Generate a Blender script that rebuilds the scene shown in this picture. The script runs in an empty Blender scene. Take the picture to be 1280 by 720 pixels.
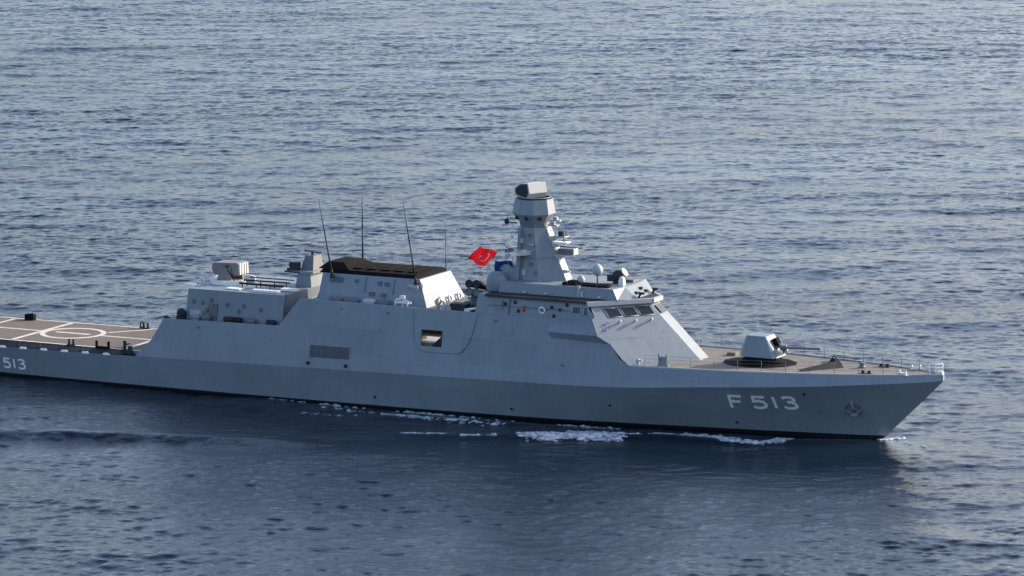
import bpy, bmesh, math, random
import numpy as np
from mathutils import Vector
from mathutils.bvhtree import BVHTree

random.seed(5)
R = math.radians
sc = bpy.context.scene
COL = sc.collection

# ------------------------------------------------------------------ camera
cam_d = bpy.data.cameras.new('camera')
cam_d.sensor_width = 36.0
cam_d.lens = 5670.0 / 1280.0 * 36.0
cam_d.clip_start = 1.0
cam_d.clip_end = 60000.0
cam = bpy.data.objects.new('camera', cam_d)
COL.objects.link(cam)
CAM_H = 70.04
cam.location = (0, 0, CAM_H)
cam.rotation_euler = (R(90 - 8.6906), 0, 0)
sc.camera = cam

# ------------------------------------------------------------------ sky, sun, exposure
SUN = Vector((0.821, 0.406, 0.400)).normalized()
SUN_EL = math.asin(SUN.z)
SUN_AZ = math.atan2(SUN.x, SUN.y)
world = bpy.data.worlds.new('World')
sc.world = world
world.use_nodes = True
wn = world.node_tree
sky = wn.nodes.new('ShaderNodeTexSky')
sky.sky_type = 'NISHITA'
sky.sun_disc = False
sky.sun_elevation = SUN_EL
sky.sun_rotation = SUN_AZ
sky.altitude = 0
sky.air_density = 0.85
sky.dust_density = 2.4
sky.ozone_density = 1.5
bg = wn.nodes['Background']
bg.inputs['Strength'].default_value = 0.135
tint = wn.nodes.new('ShaderNodeVectorMath'); tint.operation = 'MULTIPLY'; tint.inputs[1].default_value = (1.02, 0.99, 0.99)
wn.links.new(sky.outputs[0], tint.inputs[0])
wn.links.new(tint.outputs[0], bg.inputs['Color'])

sun_d = bpy.data.lights.new('sun', 'SUN')
sun_d.energy = 2.5
sun_d.angle = R(0.53)
sun_d.color = (1.0, 0.88, 0.72)
sun = bpy.data.objects.new('sun', sun_d)
COL.objects.link(sun)
sun.rotation_euler = SUN.to_track_quat('Z', 'Y').to_euler()
sun.location = (200, 300, 200)

vs = sc.view_settings
vs.view_transform = 'Standard'
vs.look = 'None'
vs.exposure = 1.35
vs.gamma = 1.0
vs.use_curve_mapping = False
sc.cycles.max_bounces = 8
sc.cycles.use_denoising = True
try:
    sc.cycles.denoiser = 'OPENIMAGEDENOISE'
except Exception:
    pass

# ship frame: x forward from the transom, y to port (away from the camera), z up from the waterline
ORG = Vector((-52.333, 415.596, 0.0))
YAW = R(-26.0)
CY, SY = math.cos(YAW), math.sin(YAW)


# ------------------------------------------------------------------ mesh helpers
class MB:
    def __init__(s):
        s.v = []; s.f = []; s.m = []; s.sm = []

    def pts(s, pts):
        i = len(s.v); s.v += [tuple(p) for p in pts]; return list(range(i, i + len(pts)))

    def face(s, idx, m=0, smooth=False):
        s.f.append(tuple(idx)); s.m.append(m); s.sm.append(smooth)

    def quad(s, a, b, c, d, m=0):
        s.face(s.pts([a, b, c, d]), m)

    def poly(s, pts, m=0):
        s.face(s.pts(pts), m)

    def loft(s, rings, cap0=True, cap1=True, m=0, smooth=False, closed=True):
        ids = [s.pts(r) for r in rings]
        n = len(rings[0])
        for a, b in zip(ids[:-1], ids[1:]):
            for k in range(n if closed else n - 1):
                k2 = (k + 1) % n
                s.face((a[k], a[k2], b[k2], b[k]), m, smooth)
        if cap0: s.face(list(reversed(ids[0])), m)
        if cap1: s.face(ids[-1], m)

    def box(s, c, size, rz=0.0, ry=0.0, m=0, top=1.0):
        hx, hy, hz = size[0] / 2, size[1] / 2, size[2] / 2
        ca, sa = math.cos(rz), math.sin(rz)
        cb, sb = math.cos(ry), math.sin(ry)
        def T(x, y, z):
            x, z = x * cb + z * sb, -x * sb + z * cb
            return (c[0] + x * ca - y * sa, c[1] + x * sa + y * ca, c[2] + z)
        r0 = [T(-hx, -hy, -hz), T(hx, -hy, -hz), T(hx, hy, -hz), T(-hx, hy, -hz)]
        r1 = [T(-hx * top, -hy * top, hz), T(hx * top, -hy * top, hz), T(hx * top, hy * top, hz), T(-hx * top, hy * top, hz)]
        s.loft([r0, r1], m=m)

    def plan(s, b, t, z0, z1, m=0):
        s.loft([[(x, y, z0) for x, y in b], [(x, y, z1) for x, y in t]], m=m)

    def tube(s, p0, p1, r, n=8, r1=None, m=0, smooth=True):
        p0, p1 = Vector(p0), Vector(p1)
        d = (p1 - p0).normalized()
        a = d.orthogonal().normalized(); b = d.cross(a)
        r1 = r if r1 is None else r1
        ring = lambda p, q: [p + (a * math.cos(2 * math.pi * k / n) + b * math.sin(2 * math.pi * k / n)) * q for k in range(n)]
        s.loft([ring(p0, r), ring(p1, r1)], m=m, smooth=smooth)

    def path(s, pts, r, n=6, m=0):
        for a, b in zip(pts[:-1], pts[1:]): s.tube(a, b, r, n, m=m)

    def lathe(s, c, prof, n=20, m=0, axis=(0, 0, 1), smooth=True):
        c = Vector(c); d = Vector(axis).normalized()
        a = d.orthogonal().normalized(); b = d.cross(a)
        rings = [[c + d * z + (a * math.cos(2 * math.pi * k / n) + b * math.sin(2 * math.pi * k / n)) * max(r, 1e-3) for k in range(n)] for r, z in prof]
        s.loft(rings, m=m, smooth=smooth)

    def sphere(s, c, r, n=20, m=0, sz=1.0, lo=-90):
        prof = []
        for k in range(0, 13):
            t = R(lo + (90 - lo) * k / 12)
            prof.append((r * math.cos(t), r * sz * math.sin(t)))
        s.lathe(c, prof, n, m)

    def torus(s, c, Rr, r, axis=(0, 0, 1), n=24, k=8, m=0):
        c = Vector(c); d = Vector(axis).normalized()
        a = d.orthogonal().normalized(); b = d.cross(a)
        rings = []
        for i in range(n + 1):
            t = 2 * math.pi * i / n
            u = a * math.cos(t) + b * math.sin(t)
            rings.append([c + u * (Rr + r * math.cos(2 * math.pi * j / k)) + d * r * math.sin(2 * math.pi * j / k) for j in range(k)])
        s.loft(rings, cap0=False, cap1=False, m=m, smooth=True)

    def bolt_sheet(s): pass

    def build(s, name, mats, parent=None, label=None, fix=True, bevel=0):
        me = bpy.data.meshes.new(name)
        me.from_pydata(s.v, [], s.f)
        if not isinstance(mats, (list, tuple)): mats = [mats]
        for m in mats: me.materials.append(m)
        me.polygons.foreach_set('material_index', s.m)
        me.polygons.foreach_set('use_smooth', s.sm)
        if fix:
            bm = bmesh.new(); bm.from_mesh(me)
            bmesh.ops.recalc_face_normals(bm, faces=bm.faces)
            bm.to_mesh(me); bm.free()
        me.update()
        o = bpy.data.objects.new(name, me)
        COL.objects.link(o)
        if parent is not None: o.parent = parent
        if label: o['label'] = label
        if bevel:
            b = o.modifiers.new('edge', 'BEVEL'); b.width = bevel; b.segments = 2; b.limit_method = 'ANGLE'; b.angle_limit = R(35)
        return o


def empty(name, loc, rz=0.0):
    o = bpy.data.objects.new(name, None)
    COL.objects.link(o); o.location = loc; o.rotation_euler = (0, 0, rz)
    o.empty_display_size = 2
    return o


def loose(name, mb, mats, base, label, cat, group=None, rz=0.0):
    """a thing lying on the ship: its own top-level object with its origin at its base (mesh given in ship coordinates)"""
    mb.v = [(p[0] - base[0], p[1] - base[1], p[2] - base[2]) for p in mb.v]
    o = mb.build(name, mats)
    c, s = math.cos(YAW), math.sin(YAW)
    o.location = (ORG.x + base[0] * c - base[1] * s, ORG.y + base[0] * s + base[1] * c, base[2])
    o.rotation_euler = (0, 0, YAW)
    o['label'] = label; o['category'] = cat
    if group: o['group'] = group
    return o


def dup(o, parent=None, loc=None):
    c = o.copy(); COL.objects.link(c)
    c.parent = parent if parent is not None else o.parent
    if loc is not None: c.location = loc
    return c


def itp(x, xs, ys):
    return float(np.interp(x, xs, ys))


# ------------------------------------------------------------------ materials
def new_mat(name):
    m = bpy.data.materials.new(name); m.use_nodes = True
    nt = m.node_tree
    return m, nt, nt.nodes['Principled BSDF']


def paint(name, col, rough=0.5, var=0.10, dirt=0.0, bump=0.0, metallic=0.0, scale=0.35, spec=0.4, plates=False):
    """weathered paint: cloudy tone, faint vertical rain streaks, slightly dished plating"""
    m, nt, p = new_mat(name)
    L = nt.links.new
    tc = nt.nodes.new('ShaderNodeTexCoord')
    n1 = nt.nodes.new('ShaderNodeTexNoise'); n1.inputs['Scale'].default_value = scale; n1.inputs['Detail'].default_value = 5
    L(tc.outputs['Object'], n1.inputs['Vector'])
    mp = nt.nodes.new('ShaderNodeMapping'); mp.inputs['Scale'].default_value = (2.2, 2.2, 0.16)
    L(tc.outputs['Object'], mp.inputs['Vector'])
    n2 = nt.nodes.new('ShaderNodeTexNoise'); n2.inputs['Scale'].default_value = 1.0; n2.inputs['Detail'].default_value = 4
    L(mp.outputs[0], n2.inputs['Vector'])
    mix = nt.nodes.new('ShaderNodeMix'); mix.data_type = 'FLOAT'; mix.inputs[0].default_value = 0.45
    L(n1.outputs['Fac'], mix.inputs[2]); L(n2.outputs['Fac'], mix.inputs[3])
    r = nt.nodes.new('ShaderNodeMapRange')
    r.inputs['From Min'].default_value = 0.3; r.inputs['From Max'].default_value = 0.7
    r.inputs['To Min'].default_value = 1 - var; r.inputs['To Max'].default_value = 1 + var
    L(mix.outputs[0], r.inputs['Value'])
    sca = nt.nodes.new('ShaderNodeVectorMath'); sca.operation = 'SCALE'
    sca.inputs[0].default_value = col
    L(r.outputs[0], sca.inputs['Scale'])
    out = sca.outputs[0]
    if plates:          # welded plates: each a shade of its own, with a thin seam between them
        sx = nt.nodes.new('ShaderNodeSeparateXYZ'); L(tc.outputs['Object'], sx.inputs[0])
        cx = nt.nodes.new('ShaderNodeCombineXYZ'); L(sx.outputs[0], cx.inputs[0]); L(sx.outputs[2], cx.inputs[1])
        bk = nt.nodes.new('ShaderNodeTexBrick'); L(cx.outputs[0], bk.inputs['Vector'])
        bk.inputs['Scale'].default_value = 1.0; bk.inputs['Brick Width'].default_value = 7.4; bk.inputs['Row Height'].default_value = 2.3
        bk.inputs['Mortar Size'].default_value = 0.018; bk.inputs['Mortar Smooth'].default_value = 0.6; bk.offset = 0.37
        bk.inputs['Color1'].default_value = (0.93, 0.935, 0.94, 1); bk.inputs['Color2'].default_value = (1.05, 1.05, 1.045, 1); bk.inputs['Mortar'].default_value = (0.86, 0.86, 0.87, 1)
        mb_ = nt.nodes.new('ShaderNodeVectorMath'); mb_.operation = 'MULTIPLY'
        L(out, mb_.inputs[0]); L(bk.outputs['Color'], mb_.inputs[1]); out = mb_.outputs[0]
    if dirt:
        n3 = nt.nodes.new('ShaderNodeTexNoise'); n3.inputs['Scale'].default_value = 1.3; n3.inputs['Detail'].default_value = 8; n3.inputs['Roughness'].default_value = 0.7
        L(mp.outputs[0], n3.inputs['Vector'])
        r3 = nt.nodes.new('ShaderNodeMapRange'); r3.inputs['From Min'].default_value = 0.58; r3.inputs['From Max'].default_value = 0.75
        r3.inputs['To Max'].default_value = dirt
        L(n3.outputs['Fac'], r3.inputs['Value'])
        mc = nt.nodes.new('ShaderNodeMix'); mc.data_type = 'RGBA'
        L(r3.outputs[0], mc.inputs[0]); L(out, mc.inputs[6]); mc.inputs[7].default_value = (0.13, 0.075, 0.04, 1)
        out = mc.outputs[2]
    L(out, p.inputs['Base Color'])
    p.inputs['Roughness'].default_value = rough
    p.inputs['Metallic'].default_value = metallic
    p.inputs['Specular IOR Level'].default_value = spec
    if bump:
        nb = nt.nodes.new('ShaderNodeTexNoise'); nb.inputs['Scale'].default_value = 0.55; nb.inputs['Detail'].default_value = 2
        L(tc.outputs['Object'], nb.inputs['Vector'])
        b = nt.nodes.new('ShaderNodeBump'); b.inputs['Strength'].default_value = 1.0; b.inputs['Distance'].default_value = bump
        L(nb.outputs['Fac'], b.inputs['Height']); L(b.outputs[0], p.inputs['Normal'])
    return m


GREY = (0.192, 0.230, 0.265)
M = dict(
    hull=paint('hull_paint', GREY, 0.42, 0.10, 0.16, 0.06, plates=True),
    sup=paint('superstructure_paint', GREY, 0.5, 0.09, 0.12, 0.05, plates=True, spec=0.28),
    light=paint('light_grey_paint', (0.36, 0.38, 0.39), 0.5, 0.06, 0.05),
    white=paint('white_paint', (0.74, 0.74, 0.72), 0.5, 0.05, 0.06),
    boot=paint('boot_topping', (0.012, 0.013, 0.016), 0.4, 0.15),
    red_lead=paint('antifouling', (0.10, 0.018, 0.014), 0.6, 0.15),
    deck=paint('deck_nonskid', (0.175, 0.165, 0.150), 0.85, 0.18, 0.35, scale=0.9, spec=0.2),
    pad=paint('flight_deck_nonskid', (0.125, 0.108, 0.092), 0.85, 0.14, 0.15, scale=0.9, spec=0.2),
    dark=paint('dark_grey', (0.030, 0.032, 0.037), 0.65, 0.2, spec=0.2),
    mid=paint('mid_grey', (0.12, 0.13, 0.145), 0.6, 0.15),
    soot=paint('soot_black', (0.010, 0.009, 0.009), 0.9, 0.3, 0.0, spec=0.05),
    mark=paint('deck_marking_paint', (0.50, 0.48, 0.44), 0.75, 0.2, 0.5, scale=1.5),
    letter=paint('lettering_paint', (0.82, 0.83, 0.83), 0.6, 0.08, 0.05),
    brown=paint('brown_canvas', (0.030, 0.026, 0.023), 0.9, 0.25, spec=0.05),
    launcher=paint('launcher_paint', (0.19, 0.175, 0.175), 0.55, 0.08, 0.12),
    orange=paint('orange_plastic', (0.55, 0.07, 0.02), 0.5, 0.05),
    rope=paint('rope', (0.42, 0.40, 0.36), 0.8, 0.1),
)

# glass
gm, gnt, gp = new_mat('bridge_glass')
gp.inputs['Base Color'].default_value = (0.012, 0.018, 0.016, 1)
gp.inputs['Roughness'].default_value = 0.06
gp.inputs['Specular IOR Level'].default_value = 0.5
M['glass'] = gm


def cloth(name, col):
    m, nt, p = new_mat(name)
    L = nt.links.new
    p.inputs['Base Color'].default_value = (*col, 1); p.inputs['Roughness'].default_value = 0.8
    p.inputs['Specular IOR Level'].default_value = 0.15
    tr = nt.nodes.new('ShaderNodeBsdfTranslucent'); tr.inputs['Color'].default_value = (*col, 1)
    mx = nt.nodes.new('ShaderNodeMixShader'); mx.inputs[0].default_value = 0.4
    L(p.outputs[0], mx.inputs[1]); L(tr.outputs[0], mx.inputs[2])
    L(mx.outputs[0], nt.nodes['Material Output'].inputs['Surface'])
    return m


M['flag_red'] = cloth('flag_red', (0.33, 0.007, 0.012))
M['flag_white'] = cloth('flag_white', (0.8, 0.8, 0.8))
M['flag_blue'] = cloth('flag_blue', (0.010, 0.026, 0.13))

# ------------------------------------------------------------------ the sea
def noise_field(N, Ld, kfun, seed):
    rng = np.random.default_rng(seed)
    k1 = 2 * np.pi * np.fft.fftfreq(N, Ld / N)
    kx, ky = np.meshgrid(k1, k1, indexing='ij')
    k = np.hypot(kx, ky); k[0, 0] = 1
    P = kfun(kx, ky, k); P[0, 0] = 0
    h = np.sqrt(P) * (rng.normal(size=(N, N)) + 1j * rng.normal(size=(N, N)))
    return h, kx, ky, k


def ocean_tile(N, Ld, Lp, sigma, seed, wind, lo, hi, spread=2.0, chop=0.8, tail=3.75):
    def S(kx, ky, k):
        c = (kx * wind[0] + ky * wind[1]) / k
        kp = 2 * np.pi / Lp
        return np.exp(-1.0 * (kp / k) ** 2) / k ** tail * (np.abs(c) ** spread + 0.06) * (k < 2 * np.pi / lo) * (k > 2 * np.pi / hi)
    h, kx, ky, k = noise_field(N, Ld, S, seed)
    H = np.fft.ifft2(h).real
    s = sigma / H.std()
    H *= s
    DX = np.fft.ifft2(1j * kx / k * h).real * s * chop
    DY = np.fft.ifft2(1j * ky / k * h).real * s * chop
    return [a.astype(np.float32) for a in (H, DX, DY)]


def sample(tile, Ld, x, y, ang=0.0):
    N = tile[0].shape[0]
    c, s = math.cos(ang), math.sin(ang)
    u = ((x * c + y * s) / Ld * N) % N; v = ((-x * s + y * c) / Ld * N) % N
    i = u.astype(np.int32) % N; j = v.astype(np.int32) % N
    fu = (u - np.floor(u)).astype(np.float32); fv = (v - np.floor(v)).astype(np.float32)
    i2 = (i + 1) % N; j2 = (j + 1) % N
    o = [(a[i, j] * (1 - fu) + a[i2, j] * fu) * (1 - fv) + (a[i, j2] * (1 - fu) + a[i2, j2] * fu) * fv for a in tile]
    if len(o) == 3:
        return o[0], o[1] * c - o[2] * s, o[1] * s + o[2] * c
    return o


def unit(a):
    return (math.sin(a), -math.cos(a))


LA, LB = 241.0, 157.0
TA = ocean_tile(1024, LA, 9.0, 0.031, 11, unit(R(4)), 1.0, 60, spread=1.8, chop=1.4, tail=3.6)
TB = ocean_tile(1024, LB, 2.6, 0.025, 23, unit(R(-5)), 0.6, 9, spread=1.2, chop=1.3, tail=3.4)


TC = ocean_tile(512, 420.0, 24.0, 0.072, 41, unit(R(7)), 7.0, 120, spread=5.0, chop=1.0, tail=3.2)     # long low swell
_h, *_q = noise_field(512, 610.0, lambda kx, ky, k: np.exp(-(0.035 / k) ** 2) / (1e-4 + (kx * 1.7) ** 2 + ky ** 2) ** 1.35 * (k < 0.6), 5)
TG = np.fft.ifft2(_h).real; TG = (TG / TG.std()).astype(np.float32)


def sstep(a, b, x):
    t = np.clip((x - a) / (b - a), 0, 1)
    return t * t * (3 - 2 * t)


def seg_dist(px, py, pts):
    d = np.full(px.shape, 1e9); tt = np.zeros(px.shape)
    n = len(pts) - 1
    for q, ((x0, y0), (x1, y1)) in enumerate(zip(pts[:-1], pts[1:])):
        L2 = (x1 - x0) ** 2 + (y1 - y0) ** 2
        t = np.clip(((px - x0) * (x1 - x0) + (py - y0) * (y1 - y0)) / L2, 0, 1)
        dd = np.hypot(px - x0 - t * (x1 - x0), py - y0 - t * (y1 - y0))
        b = dd < d
        d[b] = dd[b]; tt[b] = (q + t[b]) / n
    return d, tt


def to_ship(x, y):
    dx, dy = x - ORG.x, y - ORG.y
    return dx * CY + dy * SY, -dx * SY + dy * CY


def to_world(xs, ys):
    return ORG.x + xs * CY - ys * SY, ORG.y + xs * SY + ys * CY


def calm_factor(xs, ys):
    """sheltered water close under the starboard side: 1 open sea, lower where the hull keeps the wind off"""
    a = sstep(-30, -15, ys) * (1 - sstep(-3, 6, ys)) * sstep(28, 60, xs) * (1 - sstep(92, 100, xs))
    return 1 - 0.74 * a


WAKES = [  # (ridge in the ship frame, height, half width)
    ([(18, -34.5), (25, -32.5), (35, -29), (42, -27), (50, -24)], 0.75, 1.6),
    ([(10, -28), (21, -25.4), (27, -20.8)], 0.30, 1.5),
    ([(92, -1.8), (86, -5.6), (83, -7.4), (76, -8.2), (70, -11), (60, -15.5), (50, -19.5)], 0.32, 1.3),
    ([(66, -7.2), (58, -8.6), (50, -10)], 0.18, 0.9),
    ([(94, 2.5), (86, 7), (74, 12), (60, 17)], 0.32, 1.3),
]


def sea_point(x, y):
    xs, ys = to_ship(x, y)
    c = calm_factor(xs, ys)
    r = np.hypot(x, y - 450)
    amp = c * (1 - sstep(700, 1800, r) * 0.9)
    h1, a1, b1 = sample(TA, LA, x, y, 0.0)
    h2, a2, b2 = sample(TB, LB, x + 31.0, y - 17.0, R(17))
    h3, a3, b3 = sample(TC, 420.0, x - 60.0, y, R(-4))
    p_, = sample([TG], 610.0, x, y * 0.9, 0.1)           # gusts: rougher and smoother patches tens of metres across
    patch = np.clip(0.97 + 0.13 * p_, 0.6, 1.4)
    h = (h1 * (0.6 + 0.4 * patch) + h2 * patch) * amp + h3 * np.minimum(amp + 0.25, 1.0) * (amp > 0.02)
    dx = -(a1 + a2 * patch) * amp; dy = -(b1 + b2 * patch) * amp - 1.6 * h      # crests lean towards the way the wind drives them
    near = (np.abs(ys) < 60) & (xs > -10) & (xs < 110)
    w = np.zeros(x.shape)
    if near.any():
        X, Y = xs[near], ys[near]
        acc = np.zeros(X.shape)
        for pts, hh, ww in WAKES:
            d, t = seg_dist(X, Y, pts)
            acc += hh * np.exp(-(d / ww) ** 2) * np.sin(np.pi * np.clip(t * 0.9 + 0.05, 0, 1)) ** 0.5
        w[near] = acc
    return x + dx, y + dy, h + w, c


def axis(lo, hi, step, far, grow=1.16):
    core = np.arange(lo, hi + step / 2, step)
    left = []; p, s = lo, step
    while p > -far:
        s *= grow; p -= s; left.append(p)
    right = []; p, s = core[-1], step
    while p < far:
        s *= grow; p += s; right.append(p)
    return np.array(left[::-1] + list(core) + right)


def build_sea():
    gx = axis(-112, 112, 0.26, 26000)
    y1 = np.arange(270, 520, 0.27); y2 = np.arange(520, 860, 0.38)
    core = np.concatenate([y1, y2])
    left = []; p, s = core[0], 0.3
    while p > -3000: s *= 1.16; p -= s; left.append(p)
    right = []; p, s = core[-1], 0.38
    while p < 32000: s *= 1.16; p += s; right.append(p)
    gy = np.array(left[::-1] + list(core) + right)
    X, Y = np.meshgrid(gx, gy, indexing='ij')
    x, y, z, c = sea_point(X.ravel(), Y.ravel())
    nx, ny = len(gx), len(gy)
    co = np.stack([x, y, z], 1).astype(np.float32)
    i = np.arange((nx - 1) * (ny - 1))
    a = (i // (ny - 1)) * ny + i % (ny - 1)
    quads = np.stack([a, a + ny, a + ny + 1, a + 1], 1).astype(np.int32)
    me = bpy.data.meshes.new('sea')
    me.vertices.add(len(co)); me.vertices.foreach_set('co', co.ravel())
    me.loops.add(quads.size); me.loops.foreach_set('vertex_index', quads.ravel())
    me.polygons.add(len(quads))
    me.polygons.foreach_set('loop_start', np.arange(0, quads.size, 4, dtype=np.int32))
    me.polygons.foreach_set('use_smooth', np.ones(len(quads), bool))
    at = me.attributes.new('calm', 'FLOAT', 'POINT')
    at.data.foreach_set('value', c.astype(np.float32))
    me.update(calc_edges=True)
    o = bpy.data.objects.new('sea', me); COL.objects.link(o)
    o['kind'] = 'structure'
    m, nt, p = new_mat('sea_water')
    L = nt.links.new
    p.inputs['Base Color'].default_value = (0.0015, 0.007, 0.018, 1)
    p.inputs['Roughness'].default_value = 0.10
    p.inputs['IOR'].default_value = 1.333
    p.inputs['Specular IOR Level'].default_value = 0.5
    geo = nt.nodes.new('ShaderNodeNewGeometry')
    def noise(scale, sc3, det, rough, rot=6.0):
        mp = nt.nodes.new('ShaderNodeMapping'); mp.inputs['Scale'].default_value = sc3; mp.inputs['Rotation'].default_value = (0, 0, R(rot))
        L(geo.outputs['Position'], mp.inputs['Vector'])
        n = nt.nodes.new('ShaderNodeTexNoise'); n.inputs['Scale'].default_value = scale; n.inputs['Detail'].default_value = det; n.inputs['Roughness'].default_value = rough
        L(mp.outputs[0], n.inputs['Vector'])
        return n
    def math2(op, a_, b_):
        q = nt.nodes.new('ShaderNodeMath'); q.operation = op
        for k, v in enumerate((a_, b_)):
            if isinstance(v, (int, float)): q.inputs[k].default_value = v
            else: L(v, q.inputs[k])
        return q.outputs[0]
    n1 = noise(0.9, (0.6, 1.0, 1.0), 3, 0.55)            # metre long wavelets
    n3 = noise(3.8, (0.55, 1.0, 1.0), 4, 0.6, -7)          # ripples
    n2 = noise(0.035, (0.45, 1.0, 1.0), 3, 0.5, 3)        # gust patches
    r2 = nt.nodes.new('ShaderNodeMapRange'); r2.inputs['From Min'].default_value = 0.32; r2.inputs['From Max'].default_value = 0.68
    r2.inputs['To Min'].default_value = 0.7; r2.inputs['To Max'].default_value = 1.25
    L(n2.outputs['Fac'], r2.inputs['Value'])
    atn = nt.nodes.new('ShaderNodeAttribute'); atn.attribute_name = 'calm'
    sq = math2('POWER', atn.outputs['Fac'], 1.0)
    hh = math2('ADD', math2('MULTIPLY', n1.outputs['Fac'], 0.125), math2('MULTIPLY', n3.outputs['Fac'], 0.085))
    mh = math2('MULTIPLY', hh, math2('MULTIPLY', r2.outputs[0], sq))
    b = nt.nodes.new('ShaderNodeBump'); b.inputs['Strength'].default_value = 1.0; b.inputs['Distance'].default_value = 1.0
    L(mh, b.inputs['Height']); L(b.outputs[0], p.inputs['Normal'])
    me.materials.append(m)
    return o


build_sea()


def build_foam():
    st = 0.11
    gx = np.arange(22, 101, st); gy = np.arange(-36, 4.5, st)
    X, Y = np.meshgrid(gx, gy, indexing='ij'); X = X.ravel(); Y = Y.ravel()
    def S(kx, ky, k): return (k > 0.5) * (k < 22) / (k ** 2.6)
    h, *_ = noise_field(512, 60.0, S, 77)
    F = np.fft.ifft2(h).real; F = (F / F.std()).astype(np.float32)
    n, = sample([F], 60.0, X * 0.55, Y * 1.25, 0.0)
    h, *_ = noise_field(512, 24.0, lambda kx, ky, k: (k > 2) / k ** 2.0, 78)
    G = np.fft.ifft2(h).real; G = (G / G.std()).astype(np.float32)
    g, = sample([G], 24.0, X, Y, 0.4)
    streak = [
        ([(66.9, -11.6), (69.0, -10.7), (71.6, -9.5)], 2.3, 3.0),
        ([(67.2, -11.9), (69.5, -11.6), (70.5, -11.0)], 1.5, 1.8),
        ([(56.5, -16.4), (59, -15.2)], 0.7, 1.8),
        ([(61.2, -15.3), (63.4, -14.2)], 0.5, 1.8),
        ([(72.6, -9.3), (74.2, -8.4)], 0.35, 2.2),
        ([(75.2, -6.6), (77.5, -6.0), (80.0, -5.6)], 0.9, 2.1),
        ([(80.1, -6.6), (82.2, -7.9), (84.5, -7.6), (86, -6.1), (86.4, -4.6)], 0.55, 2.6),
        ([(79.6, -6.0), (82.0, -5.6)], 0.5, 1.8),
        ([(38, -6.5), (46.6, -6.7), (55.2, -6.8), (61.5, -7.0), (66, -6.8), (71, -5.9)], 0.6, 1.35),
        ([(43, -8.5), (47, -8.2), (50, -8.3)], 0.8, 1.2),
        ([(43, -11.2), (48.0, -10.4)], 0.8, 0.95),
        ([(50, -8.5), (56, -9.2), (61, -9.0), (66, -8.6)], 1.5, 1.25),
        ([(93.0, -0.9), (93.6, 0.2), (94.4, 0.7)], 0.4, 1.9),
        ([(94.6, 0.8), (96.0, 1.3), (97.0, 1.2)], 0.4, 0.9),
        ([(94.5, -0.6), (96.5, -1.6), (98.6, -3.2)], 0.5, 0.9),
    ]
    s = np.zeros(X.shape)
    for pts, w, k in streak:
        d, t = seg_dist(X, Y, pts)
        s = np.maximum(s, k * np.exp(-(d / w) ** 2))
    lace = 1.0 - 2.2 * np.abs(n)
    val = 0.75 * s + 0.28 * lace + 0.30 * n + 0.30 * g * np.minimum(s, 1.0) - 0.92
    val[s < 0.18] = -9
    wx, wy = to_world(X, Y)
    x, y, z, _ = sea_point(wx, wy)
    lift = 0.025 + 0.05 * np.clip(val, 0, 1.2) + 0.05 * np.clip(g, -1, 2) * np.clip(val, 0, 1)
    z = z + np.where(val > 0, lift, -0.05)
    nx, ny = len(gx), len(gy)
    i = np.arange((nx - 1) * (ny - 1)); a = (i // (ny - 1)) * ny + i % (ny - 1)
    q = np.stack([a, a + ny, a + ny + 1, a + 1], 1)
    keep = (val[q] > 0).sum(1) >= 2
    q = q[keep]
    used, inv = np.unique(q.ravel(), return_inverse=True)
    co = np.stack([x, y, z], 1)[used]
    me = bpy.data.meshes.new('foam')
    me.from_pydata([tuple(map(float, c)) for c in co], [], [tuple(map(int, f)) for f in inv.reshape(-1, 4)])
    for p in me.polygons: p.use_smooth = True
    at = me.attributes.new('foam_cover', 'FLOAT', 'POINT'); at.data.foreach_set('value', np.clip(0.22 + val[used] / 0.45, 0, 1).astype(np.float32))
    m, nt, p = new_mat('sea_foam')
    L = nt.links.new
    geo = nt.nodes.new('ShaderNodeNewGeometry')
    nn = nt.nodes.new('ShaderNodeTexNoise'); nn.inputs['Scale'].default_value = 2.2; nn.inputs['Detail'].default_value = 6
    L(geo.outputs['Position'], nn.inputs['Vector'])
    cr = nt.nodes.new('ShaderNodeValToRGB')
    cr.color_ramp.elements[0].position = 0.34; cr.color_ramp.elements[0].color = (0.12, 0.17, 0.22, 1)
    cr.color_ramp.elements[1].position = 0.6; cr.color_ramp.elements[1].color = (0.58, 0.61, 0.64, 1)
    L(nn.outputs['Fac'], cr.inputs[0])
    atn = nt.nodes.new('ShaderNodeAttribute'); atn.attribute_name = 'foam_cover'
    mc = nt.nodes.new('ShaderNodeMix'); mc.data_type = 'RGBA'
    L(atn.outputs['Fac'], mc.inputs[0]); mc.inputs[6].default_value = (0.03, 0.06, 0.09, 1); L(cr.outputs[0], mc.inputs[7])
    L(mc.outputs[2], p.inputs['Base Color'])
    p.inputs['Roughness'].default_value = 0.7
    me.materials.append(m)
    o = bpy.data.objects.new('foam', me); COL.objects.link(o)
    o['kind'] = 'stuff'
    o['label'] = 'patches of white foam on the dark water along the hull'


build_foam()

# ------------------------------------------------------------------ the ship
ship = empty('warship', ORG, YAW)
ship['label'] = 'grey naval corvette with hull number F 513 under way on the open sea'
ship['category'] = 'warship'

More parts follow.
